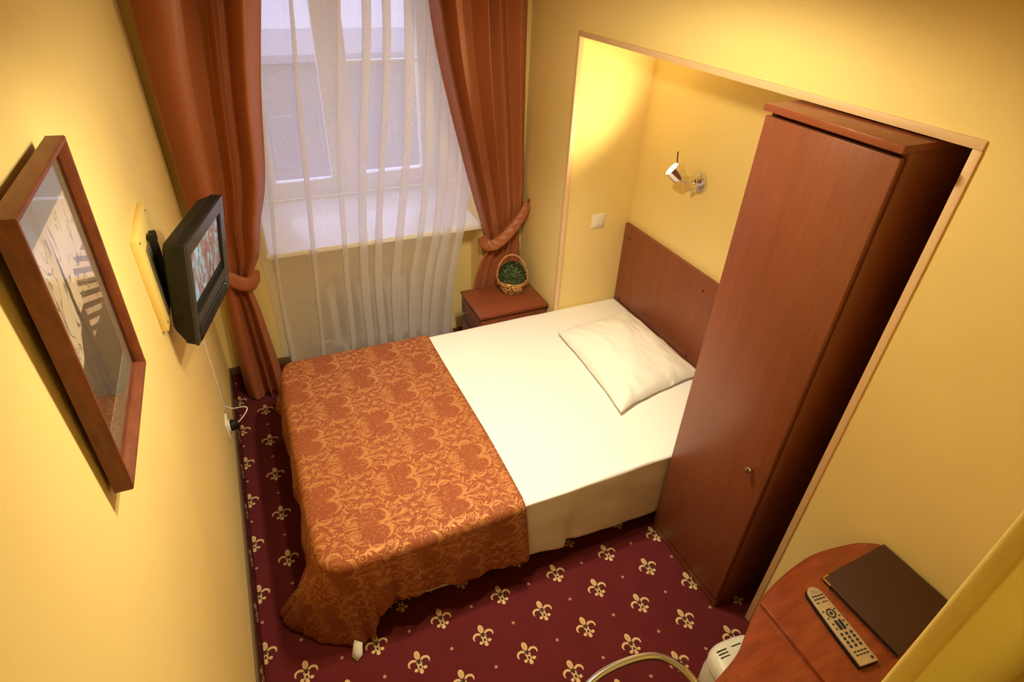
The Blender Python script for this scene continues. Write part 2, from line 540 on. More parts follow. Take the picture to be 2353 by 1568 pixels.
M['leather'] = plain('brown_leather', (0.060, 0.022, 0.014), 0.55, var=0.12, vscale=60)
M['rad'] = plain('radiator_enamel', (0.66, 0.60, 0.50), 0.45)
M['trim'] = plain('peach_bead', (0.72, 0.50, 0.30), 0.5)
M['board'] = plain('cream_board', (0.86, 0.68, 0.24), 0.5)
M['lamp_lit'] = plain('lamp_face', (1, 1, 1), 0.5, emit=(1.0, 0.86, 0.62), es=14.0)
M['down_lit'] = plain('downlight_lens', (1, 1, 1), 0.5, emit=WARM, es=6.0)
M['screw'] = plain('screw_cap', (0.05, 0.025, 0.015), 0.5)

# ================================================================== SETTING
XR, XN = 1.897, 2.364
YW = 0.03            # window wall
YL, YR, ZT = -0.482, -2.360, 2.010   # niche
H = 2.75
YF0, YF1, XP = -3.026, -2.999, 1.00   # thin partition beside the doorway
YREAR = -4.15

def faces_obj(name, quads, mat, kind='structure', parent=None, mats=None):
    bm = bmesh.new()
    for q in quads:
        mi = 0
        if isinstance(q[-1], int): mi, q = q[-1], q[:-1]
        f = bm.faces.new([bm.verts.new(p) for p in q])
        f.material_index = mi
    bmesh.ops.remove_doubles(bm, verts=bm.verts, dist=1e-5)
    o = from_bm(name, bm, mats or mat, parent, smooth=False)
    if kind and parent is None: o['kind'] = kind
    return o

T = 0.12
o = box('floor', (-0.05, YREAR - .1, -0.10), (XN + 0.1, YW + 0.25, 0.0), M['carpet'], bevel=0); o['kind'] = 'structure'
o = box('ceiling', (-T, YREAR - .1, H), (XN + T, YW + 0.9, H + 0.1), M['ceiling'], bevel=0); o['kind'] = 'structure'
o = box('wall_left', (-T, YREAR - .1, -0.1), (0, YW + 0.0, H), M['wall'], bevel=0); o['kind'] = 'structure'

def multi_box(name, boxes, mat):
    bm = bmesh.new()
    for lo, hi in boxes: bm_box(bm, lo, hi)
    o = from_bm(name, bm, mat, None, smooth=False)
    o['kind'] = 'structure'
    return o

# window wall: opening for the window, shallower recess for the radiator below
WX0, WX1, YWIN = 0.36, 1.62, 0.82
SILL = 0.875
WTOP = 2.45
multi_box('wall_back', [((-T, YW, -0.1), (WX0, 0.95, H)), ((WX1, YW, -0.1), (XN + T, 0.95, H)), ((WX0, YW, WTOP), (WX1, 0.95, H)),
                        ((WX0, 0.22, -0.1), (WX1, 0.95, SILL - 0.03))], M['wall'])
# right wall with the bed niche
multi_box('wall_right', [((XR, YL, -0.1), (XN + T, YW, H)), ((XR, YREAR - .1, -0.1), (XN + T, YR, H)), ((XR, YR, ZT), (XN + T, YL, H)),
                         ((XN, YR, -0.1), (XN + T, YL, ZT))], M['wall'])
# partition beside the doorway the picture is taken from, with rounded corner
bm = bmesh.new()
bm_box(bm, (XP, YF0, 0), (XR, YF1, H), 0.006, 3)
o = from_bm('wall_front', bm, M['hall']); o['kind'] = 'structure'
multi_box('wall_rear', [((-T, YREAR - T, -0.1), (XN, YREAR, H))], M['hall'])

# skirting: carpet turned up the wall under a brown strip
b = empty('baseboard_left', (0, -1.5, 0), kind='structure')
box('carpet_strip', (0, YREAR, 0), (0.008, YW, 0.135), M['carpet_left'], b, 0)
box('cap_strip', (0, YREAR, 0.135), (0.009, YW, 0.185), M['olive'], b, 0.002)
b = empty('baseboard_back', (0.2, YW, 0), kind='structure')
box('carpet_strip', (0.01, YW - 0.008, 0), (WX0, YW, 0.135), M['carpet_back'], b, 0)
box('cap_strip', (0.01, YW - 0.009, 0.135), (WX0, YW, 0.185), M['olive'], b, 0.002)

# bead around the niche
bw, bd = 0.021, 0.006
o = box('trim_1', (XR - bd, YR - bw * .0, ZT - 0.02), (XR + 0.02, YL + 0.0, ZT + 0.003), M['trim'], bevel=0.001); o['kind'] = 'structure'
o = box('trim_2', (XR - bd, YL - 0.020, 0), (XR + 0.02, YL + 0.001, ZT - 0.02), M['trim'], bevel=0.001); o['kind'] = 'structure'
o = box('trim_3', (XR - bd, YR - 0.001, 0), (XR + 0.02, YR + 0.022, ZT - 0.0205), M['trim'], bevel=0.001); o['kind'] = 'structure'

# ---------------- window
w = empty('window_1', (0.99, YWIN, SILL), kind='structure')
box('sill', (WX0 - 0.02, YW - 0.012, SILL - 0.03), (WX1 + 0.02, YWIN, SILL), M['sill'], w, 0.004)
def ring_frame(name, x0, x1, z0, z1, wd, y0, y1, mat, parent, wb=None):
    wb = wb or wd
    bm = bmesh.new()
    bm_box(bm, (x0, y0, z0), (x0 + wd, y1, z1), 0.003)
    bm_box(bm, (x1 - wd, y0, z0), (x1, y1, z1), 0.003)
    bm_box(bm, (x0 + wd, y0, z0), (x1 - wd, y1, z0 + wb), 0.003)
    bm_box(bm, (x0 + wd, y0, z1 - wd), (x1 - wd, y1, z1), 0.003)
    return from_bm(name, bm, mat, parent)
ring_frame('window_frame', WX0, WX1, SILL, WTOP, 0.055, YWIN, YWIN + 0.08, M['pvc'], w)
box('mullion', (0.925, YWIN + 0.002, SILL + 0.055), (0.958, YWIN + 0.07, WTOP - 0.055), M['pvc'], w, 0.003)
s1 = ring_frame('fixed_sash', WX0 + 0.055, 0.945, SILL + 0.03, WTOP - 0.055, 0.085, YWIN - 0.006, YWIN + 0.05, M['pvc'], w)
s2 = ring_frame('opening_sash', 0.947, WX1 - 0.055, SILL + 0.045, WTOP - 0.055, 0.085, YWIN - 0.025, YWIN + 0.05, M['pvc'], w)
box('glazing_bar', (1.03, YWIN - 0.02, 1.684), (WX1 - 0.14, YWIN + 0.03, 1.704), M['pvc'], s2, 0.002)
box('handle', (0.975, YWIN - 0.055, 1.45), (0.995, YWIN - 0.025, 1.57), M['pvc'], s2, 0.004)
box('pane', (WX0 + 0.135, YWIN + 0.02, SILL + 0.08), (0.865, YWIN + 0.026, WTOP - 0.11), M['glass'], s1, 0)
box('pane', (1.025, YWIN + 0.015, SILL + 0.12), (WX1 - 0.135, YWIN + 0.021, WTOP - 0.13), M['glass'], s2, 0)

# ---------------- house across the street
bl = empty('apartment_building', (2.0, 15.0, -9), 'pale lavender building across the street, seen through the sheer curtain', 'building')
M['facade'] = plain('facade', (0.16, 0.145, 0.155), 0.9, var=0.1, vscale=0.6)
M['facade_trim'] = plain('facade_trim', (0.22, 0.20, 0.22), 0.9)
M['snow'] = plain('roof_snow', (0.24, 0.23, 0.25), 0.9)
M['darkwin'] = plain('dark_window', (0.13, 0.12, 0.14), 0.5)
box('wall', (-8, 15.0, -9), (14, 20, -0.62), M['facade'], bl, 0)
box('roof', (-8.2, 14.8, -0.62), (14.2, 20, -0.40), M['snow'], bl, 0.03)
k = 0
for zz in (-2.7, -5.2):
    for i in range(10):
        x = -4.2 + i * 1.35
        f = box('window', (x, 14.94, zz - 0.75), (x + 0.7, 15.02, zz + 0.75), M['facade_trim'], bl, 0.01)
        box('pane', (x + 0.06, 14.92, zz - 0.68), (x + 0.64, 14.945, zz + 0.68), M['darkwin'], f, 0)

# ---------------- ceiling downlights (out of the picture)
c = empty('ceiling_light', (0.98, -1.66, H), 'three-armed brass ceiling lamp with glass cups above the bed', 'ceiling light')
M['opal'] = plain('opal_glass', (0.85, 0.82, 0.75), 0.3)
lathe('canopy', [(0, 0), (.055, 0), (.05, -.02), (.02, -.035), (0, -.035)], M['brass'], c, 24, Matrix.Translation((0.98, -1.66, H)))
tube('stem', [(0.98, -1.66, H - .03), (0.98, -1.66, H - .25)], .008, M['brass'], c, 10)
lathe('hub', [(0, -.025), (.022, -.018), (.028, 0), (.022, .018), (0, .025)], M['brass'], c, 20, Matrix.Translation((0.98, -1.66, H - .26)))
for p, W_, ang, bld, aim, colr in BULBS:
    p = Vector(p)
    tube('arm', catmull([(0.98, -1.66, H - .26), tuple((Vector((0.98, -1.66, H - .26)) * .45 + Vector((p.x, p.y, H - .30)) * .55) + Vector((0, 0, .03))), (p.x, p.y, p.z + .075)], 6), .006, M['brass'], c, 10)
    lathe('cup', [(.010, .075), (.030, .070), (.052, .045), (.060, .018), (.058, .018), (.050, .044), (.028, .066), (.010, .070)], M['opal'], c, 26, Matrix.Translation(p), cap=False)
    lathe('bulb', [(0, .012), (.018, .018), (.024, .034), (.016, .058), (0, .066)], M['down_lit'], c, 16, Matrix.Translation(p))
    L = bpy.data.lights.new('ceiling_bulb', 'SPOT')
    L.energy = W_; L.color = colr; L.spot_size = math.radians(ang); L.spot_blend = bld; L.shadow_soft_size = 0.045
    lo = link(bpy.data.objects.new('ceiling_bulb', L))
    lo.location = p
    lo.rotation_euler = (Vector(aim) - p).to_track_quat('-Z', 'Y').to_euler()
L = bpy.data.lights.new('hall_bulb', 'POINT'); L.energy = HALL[1]; L.color = HALL[2]; L.shadow_soft_size = 0.08
lo = link(bpy.data.objects.new('hall_bulb', L)); lo.location = HALL[0]
c = empty('hall_light', HALL[0], 'small ceiling globe in the entrance behind the viewpoint', 'ceiling light')
lathe('rose', [(0.06, 0.10), (0.06, 0.085), (0.02, 0.07), (0.02, 0.05)], M['white_plastic'], c, 24, Matrix.Translation(HALL[0]))

# ================================================================== CURTAINS
def ip(z, tab):
    zs = [a for a, _ in tab]; xs = [b for _, b in tab]
    return float(np.interp(z, zs[::-1] if zs[0] > zs[-1] else zs, xs[::-1] if zs[0] > zs[-1] else xs))

def smooth_tab(tab, k=8):
    pts = catmull([(a, b) for a, b in tab], k)
    return sorted([(float(a), float(b)) for a, b in pts])

def fold_profile(seed, n, sharp):
    if isinstance(n, (list, tuple)):          # explicit (start of lobe, height) list, last entry closes it
        xs = [a for a, _ in n]; hs = [b for _, b in n]
    else:
        rng = random.Random(seed)
        xs = [0.0]
        for i in range(n): xs.append(xs[-1] + rng.uniform(0.35, 1.8))
        xs = [x / xs[-1] for x in xs]
        hs = [rng.uniform(0.5, 1.0) for _ in xs]
    def f(s):
        for i in range(len(xs) - 1):
            if xs[i] <= s <= xs[i + 1]:
                t = (s - xs[i]) / (xs[i + 1] - xs[i])
                return hs[i] * (0.5 - 0.5 * math.cos(2 * math.pi * t)) ** sharp, math.sin(2 * math.pi * t) * min(1.0, (xs[i + 1] - xs[i]) / .06)
        return 0.0, 0.0
    return f

def curtain(name, zt, zb, xl, xr, yc, amp, nf, seed, mat, parent, tie=None, nz=110, ns=220, sway=0.35, sharp=0.9):
    f = fold_profile(seed, nf, sharp)
    V = []
    for i in range(ns):
        s = i / (ns - 1)
        for j in range(nz):
            z = zt + (zb - zt) * j / (nz - 1)
            a, b_ = ip(z, xl), ip(z, xr)
            wdt = b_ - a
            k = ip(z, amp)
            s2 = s + 0.012 * math.sin(3.1 * z + 9 * s)
            s2 = min(max(s2, 0), 1)
            h, dx = f(s2)
            x = a + wdt * s + dx * sway * k * 0.5
            y = ip(z, yc) - h * k + 0.006 * mnoise.noise(Vector((s * 6, z * 2.2, seed)))
            V.append((x, y, z))
    return grid_mesh(name, V, ns, nz, mat, parent, angle=180)

# left drape ------------------------------------------------------
dl = empty('drape', (0.2, -0.03, 0), 'copper satin drape at the left of the window, tied back behind the television', 'curtain', 'copper drapes')
xl = smooth_tab([(2.62, .06), (2.09, .055), (1.736, .043), (1.325, .042), (1.10, .05), (.86, .085), (.76, .10), (.60, .09), (.333, .075), (.12, .066), (.012, .07)])
xr = smooth_tab([(2.62, .66), (2.09, .549), (1.736, .480), (1.325, .418), (1.10, .352), (.93, .315), (.82, .262), (.74, .235), (.60, .252), (.333, .272), (.215, .280), (.12, .283), (.012, .285)])
curtain('panel', 2.62, 0.012, xl, xr, [(0, -.05), (.8, -.045), (1.1, -.06), (2.7, -.07)], [(0, .075), (.5, .06), (.8, .04), (1.1, .075), (2.1, .13), (2.7, .13)], [(0, .8), (.49, 0), (.55, .9), (.64, 0), (.70, 1.0), (1.0, 0)], 11, M['drape'], dl, sharp=.55, sway=.12)

def band(name, path, hw, thick, mat, parent, nrm):
    """flat strip that follows path; nrm points away from the drape"""
    pts = [Vector(p) for p in catmull(path, 8)]
    V = []
    prof = []
    K = 9
    for i, p in enumerate(pts):
        t = (pts[min(i + 1, len(pts) - 1)] - pts[max(i - 1, 0)]).normalized()
        n = Vector(nrm[0]).lerp(Vector(nrm[1]), i / (len(pts) - 1)).normalized()
        up = n.cross(t).normalized()
        wv = hw[0] + (hw[1] - hw[0]) * i / (len(pts) - 1)
        for k in range(K):
            q = -1 + 2 * k / (K - 1)
            bul = 0.010 * (1 - q * q) + 0.003 * math.sin(i * 1.3 + k)
            V.append(p + up * q * wv + n * bul)
    o = grid_mesh(name, V, len(pts), K, mat, parent, angle=180)
    solidify(o, thick, 0)
    return o
band('tieback', [(0.030, -.02, .90), (0.072, -.095, .885), (0.135, -.112, .845), (0.19, -.115, .80), (0.232, -.10, .782), (0.254, -.05, .79), (0.25, -.01, .82)], (.030, .045), .004, M['drape'], dl, ((-.2, -1, .1), (.7, -1, .2)))

# right drape -----------------------------------------------------
dr = empty('drape', (1.75, -0.03, 0.0), 'copper satin drape at the right of the window, hanging down behind the nightstand', 'curtain', 'copper drapes')
xl = smooth_tab([(2.62, 1.22), (2.09, 1.313), (1.80, 1.362), (1.342, 1.474), (.932, 1.586), (.80, 1.625), (.72, 1.630), (.64, 1.595), (.512, 1.552), (.30, 1.53), (.03, 1.53)])
xr = smooth_tab([(2.62, 1.845), (2.09, 1.850), (1.5, 1.868), (1.03, 1.880), (.80, 1.868), (.60, 1.880), (.03, 1.886)])
curtain('panel', 2.62, 0.02, xl, xr, [(0, -.008), (2.7, -.008)], [(0, .035), (.6, .038), (.8, .045), (1.1, .075), (2.1, .13), (2.7, .13)], [(0, .9), (.085, 0), (.13, 1.0), (.26, 0), (.40, 1.0), (.56, .45), (.78, .6), (1.0, 0)], 4, M['drape'], dr, sharp=.6, sway=.12)
band('tieback', [(1.625, .01, .80), (1.615, -.05, .77), (1.66, -.085, .775), (1.73, -.10, .83), (1.80, -.095, .90), (1.855, -.085, .965), (1.887, -.07, 1.02)], (.040, .026), .004, M['drape'], dr, ((-.9, -1, .2), (-.1, -1, .3)))
hk = empty('tieback_hook', (XR, -.066, 1.03), 'small brass tieback hook on the right wall at the corner by the drape', 'hook')
lathe('rosette', [(0, 0), (.012, 0), (.012, .003), (.005, .006), (.005, .02), (0, .02)], M['brass'], hk, 16, axis_mtx((XR, -.066, 1.03), (-1, 0, 0)))
tube('prong', catmull([(XR - .018, -.066, 1.03), (XR - .03, -.068, 1.022), (XR - .042, -.07, 1.03), (XR - .043, -.07, 1.05)], 5), .003, M['brass'], hk, 8)

# sheer -----------------------------------------------------------
sh = empty('sheer_curtain', (0.9, 0.0, 0), 'white sheer voile curtain hanging over the window between the copper drapes', 'curtain')
xl = smooth_tab([(2.62, .36), (2.09, .40), (1.3, .33), (.9, .295), (.3, .295), (.03, .29)])
xr = smooth_tab([(2.62, 1.70), (2.09, 1.65), (1.3, 1.57), (.9, 1.52), (.6, 1.455), (.24, 1.418), (.03, 1.41)])
curtain('panel', 2.62, 0.03, xl, xr, [(0, .024), (2.7, .024)], [(0, .034), (2.7, .034)], 10, 23, M['sheer'], sh, ns=420, sway=2.9, sharp=1.0)
rod = empty('curtain_rod', (0.95, -.02, 2.63), 'brass curtain pole above the window', 'curtain rod')
tube('pole', [(0.01, -.02, 2.635), (1.0, -.02, 2.635), (1.887, -.02, 2.635)], .014, M['brass'], rod, 12)

# ---------------- radiator under the sill
ra = empty('radiator', (0.92, .12, 0.12), 'cast iron radiator under the window sill behind the sheer curtain', 'radiator')
for i in range(7):
    x = 0.655 + i * 0.088
    bm = bmesh.new()
    bm_box(bm, (x - .034, .055, .15), (x + .034, .165, .215), .02, 3)
    bm_box(bm, (x - .034, .055, .505), (x + .034, .165, .565), .02, 3)
    bm_box(bm, (x - .022, .060, .19), (x + .022, .085, .53), .010, 2)
    bm_box(bm, (x - .022, .130, .19), (x + .022, .160, .53), .010, 2)
    from_bm('section', bm, M['rad'], ra)
tube('pipe', [(.64, .11, .535), (.56, .11, .535), (.50, .11, .535)], .012, M['rad'], ra)
tube('pipe', [(.64, .11, .18), (.55, .11, .18), (.50, .11, .18)], .012, M['rad'], ra)
for x in (.70, 1.13): box('foot', (x - .02, .07, 0), (x + .02, .15, .16), M['rad'], ra, .004)

# ================================================================== BED
BX0, BX1, BYF, BYB, BZ = 0.285, 2.330, -1.775, -0.490, 0.478
bed = empty('bed', (1.3, -1.13, 0), 'low bed with cherry wood headboard standing in the wall niche', 'bed')
box('base', (BX0 + .05, BYF + .03, .09), (BX1, BYB - .01, .23), M['wood_dark'], bed, .004)
box('mattress', (BX0 + .01, BYF + .01, .23), (BX1, BYB - .005, BZ - .006), M['sheet'], bed, .02, 3)
for x in (BX0 + .12, BX1 - .1):
    for y in (BYF + .1, BYB - .1):
        lathe('leg', [(.02, 0), (.024, .01), (.028, .09)], M['wood_dark'], bed, 14, Matrix.Translation((x, y, 0)))
hb = box('headboard', (2.336, -1.80, .28), (2.361, YL - .004, .988), M['wood'], bed, .002)
for (y, z) in ((-.545, .913), (-1.213, .913), (-.545, .5), (-1.213, .5)):
    lathe('screw', [(0, 0), (.008, 0), (.008, .002), (.003, .0025), (0, .0015)], M['screw'], hb, 12, axis_mtx((2.336, y, z), (-1, 0, 0)))

# ---------------- sheet
def hem_front(x):
    return ip(x, smooth_tab([(.30, .17), (.5, .165), (.75, .150), (.95, .142), (1.10, .150), (1.20, .128), (1.297, .104), (1.302, .150), (1.36, .128), (1.5, .118), (1.65, .104), (1.8, .100), (2.33, .10)], 2))
nx_, nv_ = 150, 90
V = []
for i in range(nx_):
    x = 0.60 + (BX1 - .003 - 0.60) * i / (nx_ - 1)
    hf = hem_front(x)
    # cross-section path from back hem over the top to the front hem
    path = []
    for q in np.linspace(0, 1, 10): path.append((BYB + .008, .22 + (BZ - .03 - .22) * q))
    for a in np.linspace(0, math.pi / 2, 7)[1:]: path.append((BYB + .008 - .025 * (1 - math.cos(a)), BZ - .03 + .03 * math.sin(a)))
    for q in np.linspace(0, 1, 46)[1:]: path.append((BYB - .017 + (BYF + .002 - BYB + .017) * q, BZ))
    for a in np.linspace(0, math.pi / 2, 7)[1:]: path.append((BYF + .002 - .012 * math.sin(a), BZ - .012 * (1 - math.cos(a))))
    for q in np.linspace(0, 1, nv_ - len(path) + 1)[1:]:
        z = BZ - .012 + (hf - BZ + .012) * q
        bul = 0.006 * math.sin(q * 3.0)
        fold = .010 * q * math.sin(x * 17 + 1) * .4 + 0.002 * q * math.sin(x * 41)
        y = BYF - .010 - bul * .4 - fold * .6
        if x < 1.30: y -= .006 * q
        path.append((y, z))
    for j, (y, z) in enumerate(path):
        top = z > BZ - .002
        dz = 0
        if top:
            dz = .0055 * mnoise.noise(Vector((x * 2.2, y * 5.0, 1))) + .0025 * mnoise.noise(Vector((x * 9, y * 4, 5)))
            if x > 1.5: dz += .004 * max(0, mnoise.noise(Vector((x * 4 + y * 7, y * 2, 9)))) * min(1, (x - 1.5) * 2)
        V.append((x, y + (.004 * mnoise.noise(Vector((x * 5, z * 9, 3))) if not top else 0), z + dz))
o = grid_mesh('bed_sheet', V, nx_, nv_, M['sheet'], None, angle=180)
solidify(o, .0025, 1)
tag(o, 'white bed sheet stretched over the bed and hanging down its side', 'bed sheet')

# ---------------- bedspread
KEY = [
 ((1.085, -1.790), (1.098, -1.818, .168)), ((.90, -1.792), (.905, -1.818, .172)), ((.72, -1.792), (.72, -1.815, .192)), ((.58, -1.790), (.575, -1.812, .208)),
 ((.48, -1.788), (.485, -1.812, .185)), ((.41, -1.785), (.435, -1.815, .075)), ((.37, -1.782), (.40, -1.81, .012)), ((.335, -1.774), (.325, -1.805, .010)),
 ((.305, -1.756), (.215, -1.735, .010)), ((.287, -1.730), (.125, -1.645, .012)), ((.280, -1.70), (.088, -1.572, .016)), ((.276, -1.66), (.135, -1.545, .055)), ((.274, -1.60), (.215, -1.54, .14)),
 ((.274, -1.42), (.242, -1.42, .21)), ((.274, -1.15), (.246, -1.15, .20)), ((.276, -.85), (.242, -.85, .19)), ((.282, -.62), (.240, -.58, .18)), ((.296, -.51), (.236, -.43, .19)), ((.33, -.462), (.30, -.40, .2)),
 ((.45, -.455), (.45, -.42, .2)), ((.75, -.462), (.75, -.44, .2)), ((1.085, -.466), (1.09, -.445, .2))]
EK = catmull([k[0] for k in KEY], 9)
HK = catmull([k[1] for k in KEY], 9)
nU = len(EK)
nT, nS = 22, 30
ZT_ = BZ + .006
V, UVs, FQ_ = [], [], []
CX, CY = .74, -1.13
V.append((CX, CY, ZT_)); UVs.append((CX, CY))
# closed outline: the draped edge, then the straight cut edge across the bed
edge = [(np.array(e), np.array(h), True) for e, h in zip(EK, HK)]
for y in np.linspace(EK[-1][1], EK[0][1], 40)[1:-1]:
    w_ = (y - EK[-1][1]) / (EK[0][1] - EK[-1][1])
    edge.append((np.array([1.085 + .012 * math.sin(math.pi * w_) * (w_ - .25) * 2, y]), None, False))
nE = len(edge)
start = []
for i in range(nE):
    e, h, drop = edge[i]
    start.append(len(V))
    if drop:
        t0 = np.array(EK[min(i + 1, nU - 1)]) - np.array(EK[max(i - 1, 0)])
        nrm = np.array([t0[1], -t0[0]]); nrm /= np.linalg.norm(nrm)
        if np.dot(nrm, e - np.array([.75, -1.13])) < 0: nrm = -nrm
        inn = e - nrm * .032
        if i < 4 or i > nU - 5: inn[0] = e[0]
    else:
        inn = e
    cen_ = np.array([CX, CY])
    for k in range(1, nT + 1):
        q = k / nT
        p = cen_ + (inn - cen_) * q
        z = ZT_ + .0025 * mnoise.noise(Vector((p[0] * 6, p[1] * 6, 2)))
        V.append((p[0], p[1], z)); UVs.append((p[0], p[1]))
    if not drop: continue
    r = .032
    acc = 0
    prev = np.array([inn[0], inn[1], V[-1][2]])
    ztop = V[-1][2]
    for k in range(1, nS + 1):
        if k <= 6:
            a = (k / 6) * math.pi / 2
            pxy = inn + nrm * r * math.sin(a)
            P3 = np.array([pxy[0], pxy[1], ztop - r * (1 - math.cos(a))])
        else:
            q = (k - 6) / (nS - 6)
            z0 = ztop - r
            pxy = e + (h[:2] - e) * q ** 1.25
            z = z0 + (h[2] - z0) * q
            fold = .010 * math.sin(i * .55 + .4) * q + .005 * math.sin(i * 1.35) * q
            if h[2] < .05: fold *= .5
            pxy = pxy + nrm * (fold + .006 * math.sin(q * 3.1))
            P3 = np.array([pxy[0], pxy[1], max(z, .006)])
        acc += np.linalg.norm(P3 - prev); prev = P3
        V.append(tuple(P3))
        UVs.append((inn[0] + nrm[0] * acc, inn[1] + nrm[1] * acc))
for i in range(nE):
    j = (i + 1) % nE
    a, b_ = start[i], start[j]
    FQ_.append((0, a, b_))
    m_ = nT - 1 if not (edge[i][2] and edge[j][2]) else nT + nS - 1
    for k in range(m_): FQ_.append((a + k, a + k + 1, b_ + k + 1, b_ + k))
me = bpy.data.meshes.new('bedspread')
me.from_pydata(V, [], FQ_)
lay = me.uv_layers.new(name='UVMap')
idx = np.zeros(len(me.loops), int); me.loops.foreach_get('vertex_index', idx)
lay.data.foreach_set('uv', np.asarray(UVs, float)[idx].ravel())
bm = bmesh.new(); bm.from_mesh(me); bmesh.ops.recalc_face_normals(bm, faces=bm.faces)
up_ = sum(f.normal.z for f in bm.faces)
if up_ < 0: bmesh.ops.reverse_faces(bm, faces=bm.faces)
bm.to_mesh(me); bm.free()
o = finish('bedspread', me, M['damask'], None, True, 180)
solidify(o, .005, 1)
tag(o, 'copper damask bedspread over the foot half of the bed, one corner trailing on the carpet', 'bedspread')
tagm = bmesh.new()
tv = [(.345, -1.815, .055), (.372, -1.835, .050), (.362, -1.862, .012), (.338, -1.878, .004), (.322, -1.85, .006)]
fc = tagm.faces.new([tagm.verts.new(p) for p in tv])
bmesh.ops.poke(tagm, faces=[fc])
ct = from_bm('care_tag', tagm, M['sheet'], o, angle=180); solidify(ct, .002)
ct['label'] = 'white fabric care tag at the hem'

# ---------------- pillow
C4 = [np.array(p) for p in ((1.775, -.755), (2.300, -.690), (2.310, -1.375), (1.735, -1.475))]   # back-left, back-right, front-right, front-left
n_ = 46
def pillow_side(sign):
    V = []
    for i in range(n_):
        s = -1 + 2 * i / (n_ - 1)
        for j in range(n_):
            t = -1 + 2 * j / (n_ - 1)
            # pinch the edges between the corners
            sx = s * (1 - .065 * (1 - t * t) * abs(s)) + .018 * abs(s) * mnoise.noise(Vector((t * 2.5, s, 1))); ty = t * (1 - .06 * (1 - s * s) * abs(t)) + .018 * abs(t) * mnoise.noise(Vector((s * 2.5, t, 7)))
            a, b_ = (sx + 1) / 2, (ty + 1) / 2
            p = (1 - a) * ((1 - b_) * C4[3] + b_ * C4[0]) + a * ((1 - b_) * C4[2] + b_ * C4[1])
            e = max(0, (1 - s ** 2) * (1 - t ** 2))
            hgt = e ** .48
            wr = 0
            edge = 1 - max(abs(s), abs(t))
            if sign > 0:
                wr = .010 * mnoise.noise(Vector((s * 2.2, t * 2.2, 4))) + .012 * mnoise.noise(Vector((s * 5 + t * 4, t * 2 - s * 2, 8))) * (1 - e) + .004 * mnoise.noise(Vector((s * 11, t * 5, 2)))
                z = BZ + .020 + .010 * abs(s * t) * (1 if s < 0 else .4) + .098 * hgt + wr * min(1, .25 + edge * 6)
            else:
                z = BZ + .018 + .010 * abs(s * t) * (1 if s < 0 else .4) - .012 * hgt
            V.append((p[0], p[1], z))
    return V
pt = pillow_side(1); pb = pillow_side(-1)
bm = bmesh.new()
def addgrid(V, flip):
    vs_ = [bm.verts.new(v) for v in V]
    for i in range(n_ - 1):
        for j in range(n_ - 1):
            q = (vs_[i * n_ + j], vs_[(i + 1) * n_ + j], vs_[(i + 1) * n_ + j + 1], vs_[i * n_ + j + 1])
            bm.faces.new(q[::-1] if flip else q)
    return vs_
a_ = addgrid(pt, False); b_ = addgrid(pb, True)
rim = [(i, 0) for i in range(n_)] + [(n_ - 1, j) for j in range(1, n_)] + [(i, n_ - 1) for i in range(n_ - 2, -1, -1)] + [(0, j) for j in range(n_ - 2, 0, -1)]
for k in range(len(rim)):
    i, j = rim[k]; i2, j2 = rim[(k + 1) % len(rim)]
    bm.faces.new((a_[i * n_ + j], b_[i * n_ + j], b_[i2 * n_ + j2], a_[i2 * n_ + j2]))
bmesh.ops.recalc_face_normals(bm, faces=bm.faces)
o = from_bm('pillow', bm, M['pillow'], None, angle=180)
tag(o, 'cream white pillow lying on the sheet below the headboard', 'pillow')

# ================================================================== NIGHTSTAND AND BASKET
ns = empty('nightstand', (1.66, -.25, 0), 'small cherry wood nightstand in the corner between bed and right wall', 'nightstand')
box('top', (1.430, -.426, .467), (1.890, -.085, .487), M['wood_top'], ns, .0015)
box('body', (1.448, -.412, .05), (1.880, -.10, .458), M['wood'], ns, .0015)
box('shadow_gap', (1.455, -.405, .458), (1.875, -.11, .467), M['black'], ns, 0)
d = box('drawer', (1.432, -.410, .305), (1.448, -.102, .455), M['wood_dark'], ns, .0015)
lathe('knob', [(.004, 0), (.004, .012), (.011, .017), (.012, .023), (.006, .028), (0, .029)], M['chrome'], d, 16, axis_mtx((1.432, -.20, .385), (-1, 0, 0)))
d = box('door', (1.432, -.410, .055), (1.448, -.102, .300), M['wood_dark'], ns, .0015)
lathe('knob', [(.004, 0), (.004, .012), (.011, .017), (.012, .023), (.006, .028), (0, .029)], M['chrome'], d, 16, axis_mtx((1.432, -.37, .255), (-1, 0, 0)))
for x in (1.47, 1.86):
    for y in (-.39, -.12): lathe('foot', [(.018, 0), (.02, .05)], M['screw'], ns, 12, Matrix.Translation((x, y, 0)))

BCX, BCY, BZ0 = 1.748, -.182, .487
pb_ = empty('flower_basket', (BCX, BCY, BZ0), 'round birch bark basket with arched handle and green plant, on the nightstand', 'basket')
def bark(name):
    t = NT(name)
    p = t.pos()
    v = t.n('ShaderNodeTexVoronoi'); v.inputs['Scale'].default_value = 38; t.put(v.inputs['Vector'], t.scale(p, (1, 1, 1.2)))
    c = t.mix(t.mapr(v.outputs['Color'], 0.1, 0.9), (0.13, 0.07, 0.035), (0.62, 0.34, 0.14))
    dk = t.m('LESS_THAN', v.outputs['Distance'], 0.12)
    c = t.mix(t.m('MULTIPLY', t.m('GREATER_THAN', t.noise(p, 60, 3), 0.58), 0.7), c, (0.05, 0.035, 0.02))
    t.set(Base_Color=c, Roughness=0.7); t.bump(v.outputs['Distance'], 0.6, 0.004)
    return t.mat
M['bark'] = bark('birch_bark')
M['twig'] = plain('twig', (0.50, 0.24, 0.09), 0.6, var=0.35, vscale=60)
M['bow'] = plain('yellow_ribbon', (0.86, 0.55, 0.16), 0.45)
